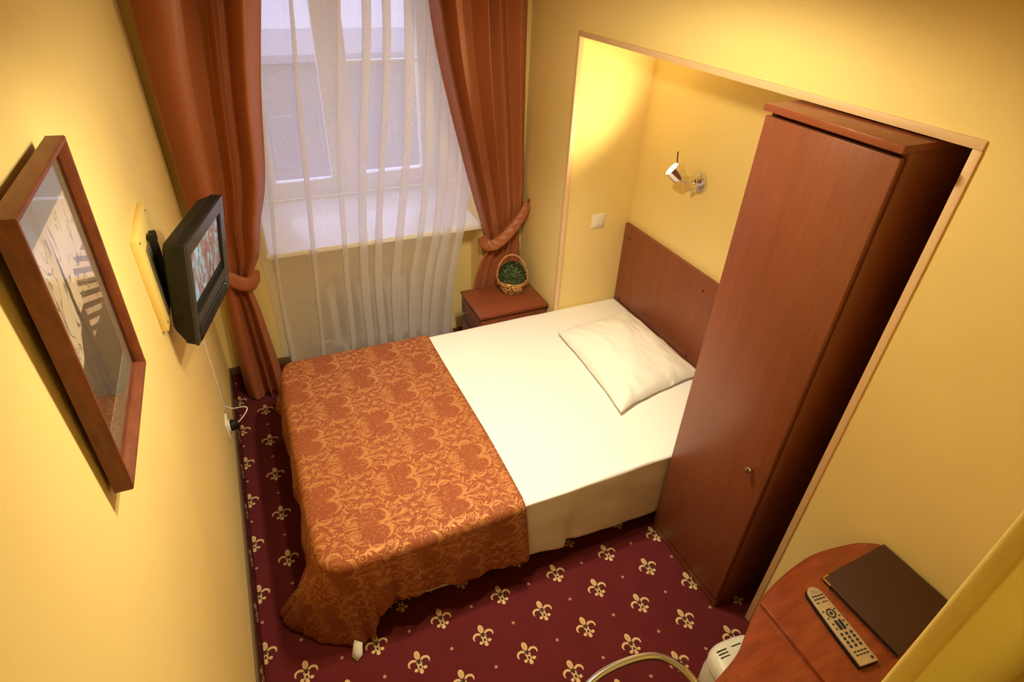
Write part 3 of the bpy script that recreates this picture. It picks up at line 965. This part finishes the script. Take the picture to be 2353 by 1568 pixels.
Tm = Matrix.Translation((BCX, BCY, BZ0))
lathe('pot', [(0, 0), (.074, 0), (.082, .012), (.087, .05), (.091, .082), (.086, .082), (.080, .045), (0, .045)], M['bark'], pb_, 30, Tm, cap=False)
tube('rim', [(BCX + .091 * math.cos(a), BCY + .091 * math.sin(a), BZ0 + .08 + .003 * math.sin(5 * a)) for a in np.linspace(0, 2 * math.pi, 30, endpoint=False)], .0055, M['twig'], pb_, 8, True)
ux, uy = .91, -.41
hp = []
for a in np.linspace(-.28, math.pi + .28, 26):
    rr = .098 if 0 < a < math.pi else .094
    hh = .138 * math.sin(a) if math.sin(a) > 0 else .16 * math.sin(a)
    hp.append((BCX + ux * rr * math.cos(a) - .01 * max(0, math.sin(a)) * uy * 0, BCY + uy * rr * math.cos(a) + .012 * max(0, math.sin(a)), BZ0 + .085 + hh * 1.15))
tube('handle', hp, [.0062 + .0012 * math.sin(i * 2.1) for i in range(26)], M['twig'], pb_, 8)
# foliage: a dome of small leaves
def leaf_mat(name):
    t = NT(name)
    r = t.n('ShaderNodeNewGeometry').outputs['Random Per Island']
    t.set(Base_Color=t.mix(t.m('POWER', r, 2.2), (0.010, 0.020, 0.006), (0.12, 0.17, 0.040)), Roughness=.45)
    return t.mat
M['leaf'] = leaf_mat('leaf')
bm = bmesh.new()
bm_lathe(bm, [(.080, .06), (.084, .085), (.078, .125), (.060, .160), (.028, .182), (0, .186)], 20, Tm, cap=False)
rng = random.Random(5)
for i in range(900):
    th = rng.uniform(0, 2 * math.pi); ph = math.acos(rng.uniform(-.05, 1))
    d = Vector((math.sin(ph) * math.cos(th), math.sin(ph) * math.sin(th), math.cos(ph)))
    c_ = Vector((BCX, BCY, BZ0 + .080)) + Vector((d.x * .086, d.y * .086, d.z * .112)) * rng.uniform(.95, 1.05)
    q = (d + Vector((rng.uniform(-.7, .7), rng.uniform(-.7, .7), rng.uniform(-.5, .7)))).normalized()
    s_ = q.orthogonal().normalized(); s_ = Matrix.Rotation(rng.uniform(0, 6.28), 3, q) @ s_; t_ = q.cross(s_)
    L_ = rng.uniform(.007, .011)
    bm.faces.new([bm.verts.new(c_ + s_ * L_), bm.verts.new(c_ + t_ * L_ * .55 + q * .002), bm.verts.new(c_ - s_ * L_), bm.verts.new(c_ - t_ * L_ * .55 + q * .002)])
f = from_bm('foliage', bm, M['leaf'], pb_, smooth=False); f['kind'] = 'stuff'
bm = bmesh.new()
fd = Vector((-.45, -.89, 0)); bp0 = Vector((BCX, BCY, BZ0 + .070)) + fd * .096; rt = Vector((.89, -.45, 0))
for sgn, L_, dz in ((-1, .030, .016), (1, .016, .004)):
    loop = [bp0, bp0 + rt * sgn * L_ * .5 + Vector((0, 0, dz + .010)) + fd * .01, bp0 + rt * sgn * L_ + Vector((0, 0, dz)) + fd * .004, bp0 + rt * sgn * L_ * .6 + Vector((0, 0, dz - .016)) + fd * .012]
    bm.faces.new([bm.verts.new(p) for p in loop])
for dx, dz in ((-.020, -.022), (.026, -.024)):
    bm.faces.new([bm.verts.new(p) for p in (bp0, bp0 + rt * (dx - .007) + Vector((0, 0, dz)) + fd * .005, bp0 + rt * (dx + .007) + Vector((0, 0, dz - .002)) + fd * .005)])
bw_ = from_bm('bow', bm, M['bow'], pb_, angle=180); solidify(bw_, .004, 0)
tube('ribbon', [(BCX + .0915 * math.cos(a), BCY + .0915 * math.sin(a), BZ0 + .067) for a in np.linspace(0, 2 * math.pi, 28, endpoint=False)], .003, M['bow'], pb_, 6, True)

# ================================================================== WARDROBE
wd = empty('wardrobe', (2.05, -2.03, 0), 'tall narrow cherry wood wardrobe standing at the bed side in the niche', 'wardrobe')
box('top_panel', (1.773, -2.256, 1.963), (2.345, -1.803, 1.983), M['wood_top'], wd, .001)
box('side_panel', (1.812, -1.824, .055), (2.345, -1.806, 1.963), M['wood'], wd, .001)
box('side_panel', (1.812, -2.252, .055), (2.345, -2.234, 1.963), M['wood'], wd, .001)
box('back_panel', (2.335, -2.236, .055), (2.344, -1.822, 1.963), M['wood_dark'], wd, 0)
box('front_rail', (1.826, -2.234, 1.90), (1.842, -1.824, 1.963), M['wood_dark'], wd, .001)
box('bottom_panel', (1.815, -2.234, .055), (2.335, -1.824, .073), M['wood_dark'], wd, .001)
box('plinth', (1.797, -2.250, 0), (2.330, -1.806, .055), M['wood_dark'], wd, .001)
d = box('door', (1.790, -2.248, .058), (1.809, -1.803, 1.947), M['wood'], wd, .0015)
lathe('knob', [(.005, 0), (.0045, .012), (.012, .016), (.0135, .022), (.011, .028), (0, .030)], M['chrome'], d, 18, axis_mtx((1.790, -2.186, .806), (-1, 0, 0)))
for (x, y) in ((1.835, -1.895), (1.839, -2.163)):
    lathe('screw', [(0, 0), (.006, 0), (.006, .001), (.002, .0012), (0, .0004)], M['brass'], wd, 10, Matrix.Translation((x, y, 1.983)))

# ================================================================== READING LAMP AND SWITCH
rl = empty('wall_lamp', (XN, -.985, 1.395), 'chrome adjustable reading spotlight on the niche wall above the headboard', 'wall lamp')
lathe('base', [(0, 0), (.050, 0), (.052, .004), (.050, .010), (.030, .013), (0, .013)], M['chrome'], rl, 32, axis_mtx((XN, -.985, 1.398), (-1, 0, 0)))
lathe('screw', [(0, 0), (.004, 0), (.004, .002), (0, .002)], M['screw'], rl, 10, axis_mtx((XN - .012, -1.018, 1.385), (-1, 0, 0)))
lathe('swivel', [(0, -.02), (.012, -.017), (.018, -.008), (.018, .008), (.012, .017), (0, .02)], M['chrome'], rl, 20, axis_mtx((XN - .030, -.982, 1.412), (-.3, .2, 1)))
lathe('clamp', [(0, 0), (.011, 0), (.013, .006), (.011, .024), (.006, .028), (0, .028)], M['chrome'], rl, 18, axis_mtx((XN - .034, -.985, 1.372), (-1, .1, -.4)))
hd = Vector((-.66, .405, .636)).normalized()
hb0 = Vector((2.285, -.975, 1.405))
tube('arm', catmull([(XN - .035, -.982, 1.412), (XN - .062, -.978, 1.413), tuple(hb0)], 5), .006, M['chrome'], rl, 10)
hdo = lathe('head', [(0, -.004), (.010, -.002), (.013, .02), (.017, .030), (.021, .036), (.036, .038), (.039, .046), (.039, .100), (.0365, .100), (.035, .090), (0, .090)], M['chrome'], rl, 28, axis_mtx(hb0, hd))
lathe('lens', [(0, 0), (.0355, 0), (.0355, .006), (0, .008)], M['lamp_lit'], hdo, 24, axis_mtx(hb0 + hd * .0905, hd))
tube('aim_rod', [hb0 + hd * .085 + Vector((.016, .006, .030)), hb0 + hd * .088 + Vector((.014, .006, .055)), hb0 + hd * .09 + Vector((.012, .006, .085))], .003, M['tv_black'], hdo, 8)
L = bpy.data.lights.new('reading_bulb', 'SPOT'); L.energy = READ_W; L.color = (1.0, 0.82, 0.42); L.spot_size = math.radians(136); L.spot_blend = .8; L.shadow_soft_size = .02
lo = link(bpy.data.objects.new('reading_bulb', L)); lo.location = hb0 + hd * .104; lo.rotation_euler = hd.to_track_quat('-Z', 'Y').to_euler()

sw = empty('light_switch', (2.137, YL, 1.03), 'square white light switch on the niche end wall above the bed', 'light switch')
box('plate', (2.095, YL - .009, .988), (2.180, YL, 1.073), M['white_plastic'], sw, .003)
box('rocker', (2.107, YL - .014, 1.000), (2.168, YL - .008, 1.061), M['white_plastic'], sw, .0025)

# ================================================================== LEFT WALL: PICTURE
pf = empty('picture_frame', (0, -2.03, 1.52), 'large framed print in a walnut box frame on the left wall near the viewer', 'picture')
# the picture leans forward: top is further from the wall than the bottom
PY0, PY1, PZ0, PZ1 = -2.228, -1.824, 1.516, 2.028
XB, XT = .037, .052
HT = PZ1 - PZ0
def pic(xo, y, zf):
    """xo: offset from the front plane, y, zf 0..1 from bottom"""
    return Vector((XB + (XT - XB) * zf + xo, y, PZ0 + HT * zf))
def rail(name, p0, p1, inn, depth=.030):
    """box-frame rail from p0 to p1 (front outer edge), inn = inward vector"""
    bm = bmesh.new()
    p0, p1, inn = Vector(p0), Vector(p1), Vector(inn)
    n = Vector((-1, 0, (XT - XB) / HT)).normalized()
    dirv = (p1 - p0).normalized()
    # profile in (inward, depth)
    prof = [(0, .002), (.002, 0), (.008, 0), (.011, .003), (.017, .010), (.020, .016), (.020, depth), (0, depth)]
    rows = []
    for end, sg in ((p0, 1), (p1, -1)):
        rows.append([bm.verts.new(end + inn * a + dirv * sg * a + n * b) for a, b in prof])
    m = len(prof)
    for k in range(m):
        j = (k + 1) % m
        bm.faces.new((rows[0][k], rows[0][j], rows[1][j], rows[1][k]))
    bm.faces.new(rows[0]); bm.faces.new(rows[1][::-1])
    bmesh.ops.recalc_face_normals(bm, faces=bm.faces)
    return from_bm(name, bm, M['frame_wood'], pf, angle=25)
c00, c01, c11, c10 = pic(0, PY0, 0), pic(0, PY0, 1), pic(0, PY1, 1), pic(0, PY1, 0)
upv = (c01 - c00).normalized()
rail('frame_rail', c00, c01, (0, 1, 0)); rail('frame_rail', c11, c10, (0, -1, 0)); rail('frame_rail', c01, c11, -upv); rail('frame_rail', c10, c00, upv)
def pic_panel(name, y0, y1, f0, f1, off, mat, th=.002):
    bm = bmesh.new()
    q = [pic(-off, y0, f0), pic(-off, y1, f0), pic(-off, y1, f1), pic(-off, y0, f1)]
    q2 = [p + Vector((-th, 0, 0)) for p in q]
    a = [bm.verts.new(p) for p in q]; b = [bm.verts.new(p) for p in q2]
    bm.faces.new(a); bm.faces.new(b[::-1])
    for i in range(4): bm.faces.new((a[i], b[i], b[(i + 1) % 4], a[(i + 1) % 4]))
    bmesh.ops.recalc_face_normals(bm, faces=bm.faces)
    return from_bm(name, bm, mat, pf, smooth=False)
def print_mat(name):
    """a sepia view: pale sky with bare branches, a dark street mass and a slatted house on the right"""
    t = NT(name)
    s = t.sep(t.pos())
    y = t.mapr(s[1], -2.165, -1.888); z = t.mapr(s[2], 1.60, 1.945)
    p = t.pos()
    sky = t.mix(t.noise(p, 14, 4), (0.52, 0.43, 0.34), (0.80, 0.70, 0.60))
    wob = t.m('MULTIPLY', t.m('SUBTRACT', t.noise(p, 22, 3), .5), .18)
    # dark ground wedge: rises to the left third and to the right
    line = t.m('ADD', t.m('ADD', .36, t.m('MULTIPLY', t.m('MINIMUM', y, .36), .52)), wob)
    ground = t.m('LESS_THAN', z, line)
    dark = t.mix(t.noise(t.scale(p, (10, 30, 8)), 1, 4), (0.035, 0.020, 0.013), (0.12, 0.07, 0.045))
    c = t.mix(ground, sky, dark)
    # house with slats on the right
    house = t.m('MULTIPLY', t.m('GREATER_THAN', t.m('ADD', y, t.m('MULTIPLY', z, -.30)), .36), t.m('LESS_THAN', z, .72))
    slat = t.m('GREATER_THAN', t.m('SINE', t.m('MULTIPLY', t.m('ADD', z, t.m('MULTIPLY', y, .35)), 95)), 0.0)
    hc = t.mix(slat, (0.07, 0.04, 0.03), (0.62, 0.48, 0.38))
    hmask = t.m('MULTIPLY', house, t.m('GREATER_THAN', z, .36))
    c = t.mix(t.m('MULTIPLY', hmask, .8), c, hc)
    # trunk and branches
    trunk = t.m('LESS_THAN', t.m('ABSOLUTE', t.m('ADD', t.m('SUBTRACT', y, .36), t.m('MULTIPLY', wob, .3))), t.m('MULTIPLY', t.m('SUBTRACT', 1.02, z), .075))
    c = t.mix(trunk, c, (0.03, 0.018, 0.012))
    br = t.m('LESS_THAN', t.m('ABSOLUTE', t.m('SUBTRACT', t.noise(t.scale(p, (1, 1, .6)), 17, 2, .5, dist=1.0), .5)), .012)
    c = t.mix(t.m('MULTIPLY', br, .75), c, (0.05, 0.03, 0.02))
    t.set(Base_Color=c, Roughness=.7, Specular_IOR_Level=.2)
    return t.mat
M['print'] = print_mat('sepia_print')
M['mat'] = plain('mount_card', (0.17, 0.16, 0.13), .85)
M['ivory'] = plain('mount_bevel', (0.62, 0.52, 0.36), .6)
pic_panel('backing', PY0 + .006, PY1 - .006, .02, .98, .026, M['leather'], .004)
pic_panel('mount', PY0 + .019, PY1 - .019, .045, .955, .0215, M['mat'])
pic_panel('bevel_line', PY0 + .059, PY1 - .059, .155, .845, .0205, M['ivory'], .001)
pic_panel('print', PY0 + .063, PY1 - .063, .163, .837, .0198, M['print'], .001)
pic_panel('glass', PY0 + .019, PY1 - .019, .045, .955, .0165, M['picglass'], .001)

# ================================================================== LEFT WALL: TELEVISION
mb = empty('mounting_board', (0, -1.2, 1.466), 'square cream painted board on the left wall behind the television', 'board')
box('panel', (0, -1.357, 1.316), (.020, -1.052, 1.617), M['board'], mb, .0015)
for (y, z) in ((-1.335, 1.60), (-1.075, 1.60), (-1.335, 1.335), (-1.075, 1.335)):
    lathe('screw', [(0, 0), (.004, 0), (.004, .0015), (0, .0015)], M['screw'], mb, 8, axis_mtx((.020, y, z), (1, 0, 0)))
br_ = empty('tv_bracket', (.02, -1.2, 1.45), 'dark metal television bracket screwed to the cream board', 'bracket')
M['zinc'] = plain('zinc', (0.22, 0.21, 0.18), .45, .6)
box('wall_rail', (.020, -1.285, 1.34), (.026, -1.150, 1.555), M['zinc'], br_, .001)
box('hook_bar', (.026, -1.225, 1.30), (.046, -1.200, 1.575), M['tv_black'], br_, .003)
box('hook_bar', (.026, -1.200, 1.575 - .03), (.046, -1.180, 1.575), M['tv_black'], br_, .003)
box('arm', (.040, -1.22, 1.40), (.078, -1.14, 1.46), M['tv_black'], br_, .004)

TC = Vector((.157, -1.13, 1.40)); yaw, pit = -.276, .154
tn = Vector((math.cos(pit) * math.cos(yaw), math.cos(pit) * math.sin(yaw), -math.sin(pit)))
tu = Vector((-math.sin(yaw), math.cos(yaw), 0)); tv_ = tn.cross(tu)
TM = Matrix(((tn.x, tu.x, tv_.x, TC.x), (tn.y, tu.y, tv_.y, TC.y), (tn.z, tu.z, tv_.z, TC.z), (0, 0, 0, 1)))
tvo = empty('television', TC, 'small black flat screen television on a bracket, tilted down from the left wall', 'television')
def tbox(name, lo, hi, mat, parent=tvo, bevel=.003, seg=2): return box(name, lo, hi, mat, parent, bevel, seg, TM)
W2, V0, V1 = .204, -.182, .180
# back shell, tapering towards the wall
bm = bmesh.new()
def ringv(x, y0, y1, z0, z1, ch):
    return [(x, y0 + ch, z0), (x, y1 - ch, z0), (x, y1, z0 + ch), (x, y1, z1 - ch), (x, y1 - ch, z1), (x, y0 + ch, z1), (x, y0, z1 - ch), (x, y0, z0 + ch)]
R_ = [ringv(-.003, -W2, W2, V0, V1, .006), ringv(-.030, -W2, W2, V0, V1, .010), ringv(-.034, -W2 + .004, W2 - .004, V0 + .006, V1 - .004, .010),
      ringv(-.062, -W2 + .012, W2 - .030, V0 + .035, V1 - .012, .014), ringv(-.070, -W2 + .022, W2 - .045, V0 + .045, V1 - .022, .014)]
RV = [[bm.verts.new(TM @ Vector(p)) for p in r] for r in R_]
for a, b in zip(RV[:-1], RV[1:]):
    for k in range(8): bm.faces.new((a[k], a[(k + 1) % 8], b[(k + 1) % 8], b[k]))
bm.faces.new(RV[0]); bm.faces.new(RV[-1][::-1])
bmesh.ops.recalc_face_normals(bm, faces=bm.faces)
from_bm('casing', bm, M['tv_black'], tvo, angle=25)
# bezel with a recessed screen
S0, S1, T0, T1 = -.176, .156, -.083, .134
bm = bmesh.new()
for lo, hi in (((-.004, -W2, V0), (.006, S0, V1)), ((-.004, S1, V0), (.006, W2, V1)), ((-.004, S0, T1), (.006, S1, V1)), ((-.004, S0, V0 + .055), (.006, S1, T0))):
    bm_box(bm, lo, hi, .001, 1, TM)
from_bm('bezel', bm, M['tv_grey'], tvo)
tbox('speaker_panel', (-.004, S0, V0), (.0085, S1, V0 + .054), M['tv_black'], bevel=.002)
def tv_pic(name):
    t = NT(name)
    inv = TM.inverted()
    p = t.coord('Object')
    v = t.scale(p, (1, 1, 1))
    q = t.n('ShaderNodeVectorRotate'); q.rotation_type = 'Z_AXIS'; t.put(q.inputs['Vector'], v); q.inputs['Angle'].default_value = -yaw
    q = q.outputs[0]
    n1 = t.noise(t.scale(q, (6, 16, 7)), 1.0, 3, .55, dist=1.6)
    n2 = t.noise(t.scale(q, (7, 13, 5)), 1.4, 2, .5, dist=2.0)
    r = t.n('ShaderNodeValToRGB'); t.put(r.inputs[0], t.mapr(n1, .28, .72))
    cr = r.color_ramp; cr.interpolation = 'LINEAR'
    stops = [(0, (.10, .05, .045)), (.22, (.30, .12, .10)), (.36, (.42, .33, .24)), (.5, (.45, .09, .09)), (.62, (.40, .36, .30)), (.74, (.42, .58, .60)), (1, (.55, .74, .78))]
    cr.elements[0].position = 0; cr.elements[0].color = stops[0][1] + (1,)
    cr.elements[1].position = 1; cr.elements[1].color = stops[-1][1] + (1,)
    for a, b in stops[1:-1]: cr.elements.new(a).color = b + (1,)
    c = t.mix(t.m('GREATER_THAN', n2, .57), r.outputs[0], (.48, .66, .70))
    c = t.mix(t.m('LESS_THAN', n2, .36), c, (.16, .07, .06))
    t.set(Base_Color=(.01, .01, .01), Roughness=.15, Emission_Color=c, Emission_Strength=.85)
    return t.mat
M['tvpic'] = tv_pic('tv_picture')
scn = tbox('screen', (-.0045, S0, T0), (-.0035, S1, T1), M['tv_black'], bevel=0)
tbox('screen_image', (-.0034, S0 + .004, T0 + .034), (-.0030, S1 - .014, T1 - .007), M['tvpic'], scn, 0)
tbox('silver_line', (.0085, S0 + .01, V0 + .053), (.0095, S1 + .03, V0 + .0545), M['steel'], tvo, 0)
M['led'] = plain('blue_led', (.1, .1, .6), .3, emit=(.3, .25, 1), es=3)
lathe('power_light', [(0, 0), (.0022, 0), (0, .0015)], M['led'], tvo, 8, TM @ axis_mtx((.0085, .135, V0 + .045), (1, 0, 0)))
for y in (-.10, -.095, .02, .025): tbox('vent_slot', (-.028, y, V1 - .003), (-.006, y + .002, V1 + .0004), M['black'], tvo, 0)
tube('cable', catmull([TM @ Vector((-.05, -.10, V0 + .05)), TM @ Vector((-.055, -.09, V0 - .012)), TM @ Vector((-.06, -.06, V0 - .018)), TM @ Vector((-.06, -.03, V0 + .03))], 6), .002, M['zinc'], tvo, 6)

cd = empty('cable_conduit', (0, -.63, .4), 'narrow white cable duct running down the left wall from the television to the socket', 'cable duct')
box('duct', (0, -.643, .405), (.010, -.617, 1.18), M['cream_plastic'], cd, .002)
so = empty('wall_socket', (0, -.735, .375), 'white wall socket low on the left wall at the foot of the bed', 'socket')
box('plate', (0, -.785, .335), (.012, -.690, .425), M['white_plastic'], so, .004)
lathe('insert', [(0, 0), (.030, 0), (.030, .006), (0, .006)], M['white_plastic'], so, 24, axis_mtx((.012, -.735, .38), (1, 0, 0)))
pl = empty('power_plug', (.018, -.735, .38), 'round black power plug with white cable loop pushed into the left wall socket', 'plug')
lathe('body', [(0, 0), (.027, 0), (.028, .008), (.022, .026), (.010, .036), (0, .038)], M['tv_black'], pl, 20, axis_mtx((.018, -.735, .38), (1, 0, 0)))
tube('cable', catmull([(.05, -.735, .385), (.085, -.72, .41), (.105, -.70, .43), (.09, -.685, .435), (.04, -.66, .42), (.012, -.64, .425)], 6), .0028, M['white_plastic'], pl, 8)

# ================================================================== DESK
curve = catmull([(.88, -2.80), (.98, -2.765), (1.14, -2.724), (1.25, -2.690), (1.335, -2.643), (1.424, -2.597), (1.529, -2.568), (1.674, -2.549), (1.807, -2.565), (1.860, -2.583), (1.893, -2.604)], 6)
curve = [tuple(p) for p in curve]
dk = empty('desk', (1.4, -2.8, 0), 'cherry wood corner desk with curved front edge beside the doorway', 'desk')
prism('lower_top', curve + [(1.893, YF1 + .003), (.86, YF1 + .003), (.86, -2.84)], .812, .836, M['wood_desk'], dk, .002)
cr_ = [p for p in curve if p[0] > 1.41]
cr_ = [(x, y - .008) for x, y in cr_]
prism('raised_top', [(1.402, -2.612)] + cr_ + [(1.893, YF1 + .003), (1.392, YF1 + .003)], .836, .850, M['wood_desk'], dk, .002)
box('leg_panel', (1.86, -2.90, 0), (1.885, -2.64, .812), M['wood'], dk, .002)
box('leg_panel', (.88, -2.925, 0), (.90, -2.86, .812), M['wood'], dk, .002)
box('modesty_panel', (.90, -2.930, .45), (1.86, -2.915, .812), M['wood'], dk, .002)

# folder ---------------------------------------------------------
fo = empty('folder', (1.75, -2.75, .851), 'dark brown leather folder with brass corner lying on the desk', 'folder')
FQ = [(1.615, -2.628), (1.617, -2.872), (1.890, -2.822), (1.888, -2.620)]
def shrink(q, d):
    c = np.mean(np.array(q), axis=0)
    return [tuple(np.array(p) + (c - np.array(p)) / np.linalg.norm(c - np.array(p)) * d) for p in q]
prism('back_cover', FQ, .8505, .8535, M['leather'], fo, .0008)
prism('pages', shrink(FQ, .008), .8535, .862, M['tv_black'], fo, 0)
prism('front_cover', FQ, .862, .866, M['leather'], fo, .0012)
def bracket(z0, z1):
    bm = bmesh.new()
    x, y = FQ[0]
    x -= .001; y += .001
    bm_box(bm, (x, y - .004, z0), (x + .026, y, z1), .0003, 1)
    bm_box(bm, (x, y - .030, z0), (x + .004, y, z1), .0003, 1)
    c = from_bm('corner', bm, M['brass'], fo); c['label'] = 'brass corner bracket'
bracket(.8615, .8667); bracket(.850, .854)

# remote ---------------------------------------------------------
ra_ = math.atan2(.028, .217)
RM = Matrix.Translation((1.527, -2.856, .8502)) @ Matrix.Rotation(-ra_, 4, 'Z')
rc = empty('remote_control', (1.54, -2.75, .851), 'long silver remote control with dark buttons lying on the desk beside the folder', 'remote control')
LR = .222
def outline(sh, wt=.030, wh=.0245):
    pts = [(-wt + sh, 0 + sh), (wt - sh, 0 + sh)]
    pts += [(wt - sh, .08), (wh + .002 - sh, .17)]
    for a in np.linspace(0, math.pi, 11):
        pts.append(((wh - sh) * math.cos(a), LR - .028 + (.028 - sh) * math.sin(a)))
    pts += [(-wh - .002 + sh, .17), (-wt + sh, .08)]
    return pts
def rprism(name, poly, z0, z1, mat, parent, bev=0):
    bm = bmesh.new(); bm_prism(bm, poly, z0, z1)
    bmesh.ops.recalc_face_normals(bm, faces=bm.faces)
    if bev:
        es = [e for e in bm.edges if len(e.link_faces) == 2 and e.calc_face_angle(0) > .8]
        bmesh.ops.bevel(bm, geom=es, offset=bev, segments=2, profile=.5, affect='EDGES')
    for v in bm.verts: v.co = RM @ v.co
    return from_bm(name, bm, mat, parent)
M['remote_silver'] = plain('remote_silver', (0.62, 0.54, 0.42), .38, .55)
M['button'] = plain('button_navy', (0.022, 0.022, 0.035), .5)
rprism('body', outline(0.0), 0, .012, M['tv_black'], rc, .002)
fp = rprism('faceplate', outline(.0012), .012, .0185, M['remote_silver'], rc, .002)
bmesh_cache = {}
def button(name, u, f, kind, mat):
    """f: fraction of the length measured from the head"""
    key = (kind, mat.name)
    if key not in bmesh_cache:
        bm = bmesh.new()
        if kind == 'bar': bm_box(bm, (-.0042, -.0017, 0), (.0042, .0017, .0015), .0008, 1)
        elif kind == 'dot': bm_lathe(bm, [(.0026, 0), (.0026, .001), (.0018, .0015), (0, .0015)], 10)
        elif kind == 'num': bm_lathe(bm, [(.0042, 0), (.0042, .0012), (.003, .0018), (0, .0018)], 12)
        elif kind == 'rock': bm_box(bm, (-.0034, -.0135, 0), (.0034, .0135, .002), .003, 2)
        me = bpy.data.meshes.new('button'); bm.to_mesh(me); bm.free()
        me.materials.append(mat); bmesh_cache[key] = me
    o = bpy.data.objects.new(name, bmesh_cache[key]); link(o)
    o.parent = rc
    o.matrix_parent_inverse = world_matrix(rc).inverted()
    o.matrix_basis = RM @ Matrix.Translation((u, LR * (1 - f), .0185))
    return o
B_ = M['button']
for f in (.135, .175):
    for k in range(4): button('button', -.0145 + k * .0097, f, 'bar', B_)
cols = [plain('button_blue', (.02, .06, .25), .4), plain('button_yellow', (.75, .50, .03), .4), plain('button_green', (.02, .16, .06), .4), plain('button_red', (.55, .06, .03), .4)]
for k in range(4):
    bt = button('button', -.0145 + k * .0097, .222, 'bar', cols[k]); bt['label'] = ['blue', 'yellow', 'green', 'red'][k] + ' button'
# ring pad
bm = bmesh.new()
for k in range(4):
    a0 = math.pi / 4 + k * math.pi / 2 + .10; a1 = a0 + math.pi / 2 - .20
    pa = [(math.cos(a), math.sin(a)) for a in np.linspace(a0, a1, 7)]
    poly = [(x * .0135, y * .0135) for x, y in pa] + [(x * .0098, y * .0098) for x, y in pa[::-1]]
    bm_prism(bm, poly, 0, .0015)
bm_lathe(bm, [(.005, 0), (.005, .0012), (.003, .002), (0, .002)], 14)
bmesh.ops.recalc_face_normals(bm, faces=bm.faces)
for v in bm.verts: v.co = RM @ (v.co + Vector((0, LR * (1 - .375), .0185)))
from_bm('direction_pad', bm, B_, rc)
for u, f in ((-.0185, .335), (.0185, .335), (-.0185, .425), (.0185, .425)): button('button', u, f, 'dot', B_)
button('button', -.0055, .525, 'rock', B_); button('button', .0065, .525, 'rock', B_)
for u, f in ((-.0175, .50), (-.0175, .56), (.0185, .49), (.0185, .55)): button('button', u, f, 'dot', B_)
for f in (.632, .681, .730, .779):
    for k in range(3): button('button', -.0155 + k * .0155, f, 'num', B_)
for f in (.846, .886):
    for k in range(4): button('button', -.0165 + k * .011, f, 'bar', B_)
button('button', .018, .945, 'num', plain('button_dark_red', (.09, .02, .035), .4))
for f, w_ in ((.070, .010), (.093, .013)):
    bm = bmesh.new(); bm_box(bm, (-w_, LR * (1 - f) - .0006, .0184), (w_, LR * (1 - f) + .0006, .0187))
    for v in bm.verts: v.co = RM @ v.co
    from_bm('print_line', bm, M['zinc'] if f < .08 else plain('faded_red', (.35, .16, .10), .5), fp)

# ================================================================== CHAIR AND HEATER
ch = empty('chair', (.95, -2.72, 0), 'tubular steel chair pushed under the desk, only its curved back rail in view', 'chair')
rail_ = catmull([(.745, -2.86, .70), (.752, -2.74, .765), (.79, -2.635, .80), (.872, -2.588, .805), (.98, -2.582, .805), (1.068, -2.605, .803), (1.112, -2.668, .80), (1.128, -2.76, .765), (1.135, -2.86, .70)], 8)
tube('back_rail', rail_, .0105, M['steel'], ch, 14)
M['seat'] = plain('seat_fabric', (0.10, 0.02, 0.02), .85)
box('seat', (.76, -2.90, .43), (1.12, -2.66, .475), M['seat'], ch, .015, 3)
for x, y, tx, ty, tz in ((.765, -2.66, .765, -2.68, .78), (1.125, -2.68, 1.118, -2.70, .79), (.765, -2.90, .745, -2.86, .70), (1.125, -2.90, 1.135, -2.86, .70)):
    tube('leg', catmull([(x, y, 0), (x, y, .4), (tx, ty, tz)], 5), .010, M['steel'], ch, 10)

he = empty('fan_heater', (1.60, -2.58, 0), 'white plastic fan heater with vent slots on the carpet under the desk', 'heater')
HX, HY = 1.592, -2.572
hm = Matrix.Translation((HX, HY, 0)) @ Matrix.Rotation(-.08, 4, 'Z')
def hring(z, hx, hy, n=28, p=3.4, cy=0):
    out = []
    for a in np.linspace(0, 2 * math.pi, n, endpoint=False):
        c_, s_ = math.cos(a), math.sin(a)
        k = (abs(c_) ** p + abs(s_) ** p) ** (-1 / p)
        out.append((hx * c_ * k, hy * s_ * k + cy, z))
    return out
def loft(name, rings, mat, parent, mtx):
    bm = bmesh.new()
    RR = [[bm.verts.new(mtx @ Vector(p)) for p in r] for r in rings]
    n = len(RR[0])
    for a, b in zip(RR[:-1], RR[1:]):
        for k in range(n): bm.faces.new((a[k], a[(k + 1) % n], b[(k + 1) % n], b[k]))
    bm.faces.new(RR[0][::-1]); bm.faces.new(RR[-1])
    bmesh.ops.recalc_face_normals(bm, faces=bm.faces)
    return from_bm(name, bm, mat, parent, angle=40)
loft('body', [hring(0.004, .104, .098), hring(.02, .112, .106), hring(.15, .116, .108), hring(.225, .111, .103)], M['white_plastic'], he, hm)
lid = loft('lid', [hring(.227, .116, .108), hring(.255, .114, .106), hring(.274, .106, .098), hring(.283, .092, .084), hring(.286, .06, .055)], M['white_plastic'], he, hm)
M['slot'] = plain('slot_dark', (.03, .028, .02), .8)
for k in range(4):
    x, y = (-.082, .066 - k * .0115) if k < 3 else (-.02, .066)
    sl = bmesh.new(); bm_box(sl, (x, y, .279), (x + .040, y + .004, .2866), .0008, 1, hm)
    from_bm('vent_slot', sl, M['slot'], lid)
loft('foot', [hring(0, .08, .075), hring(.006, .08, .075)], M['slot'], he, hm)
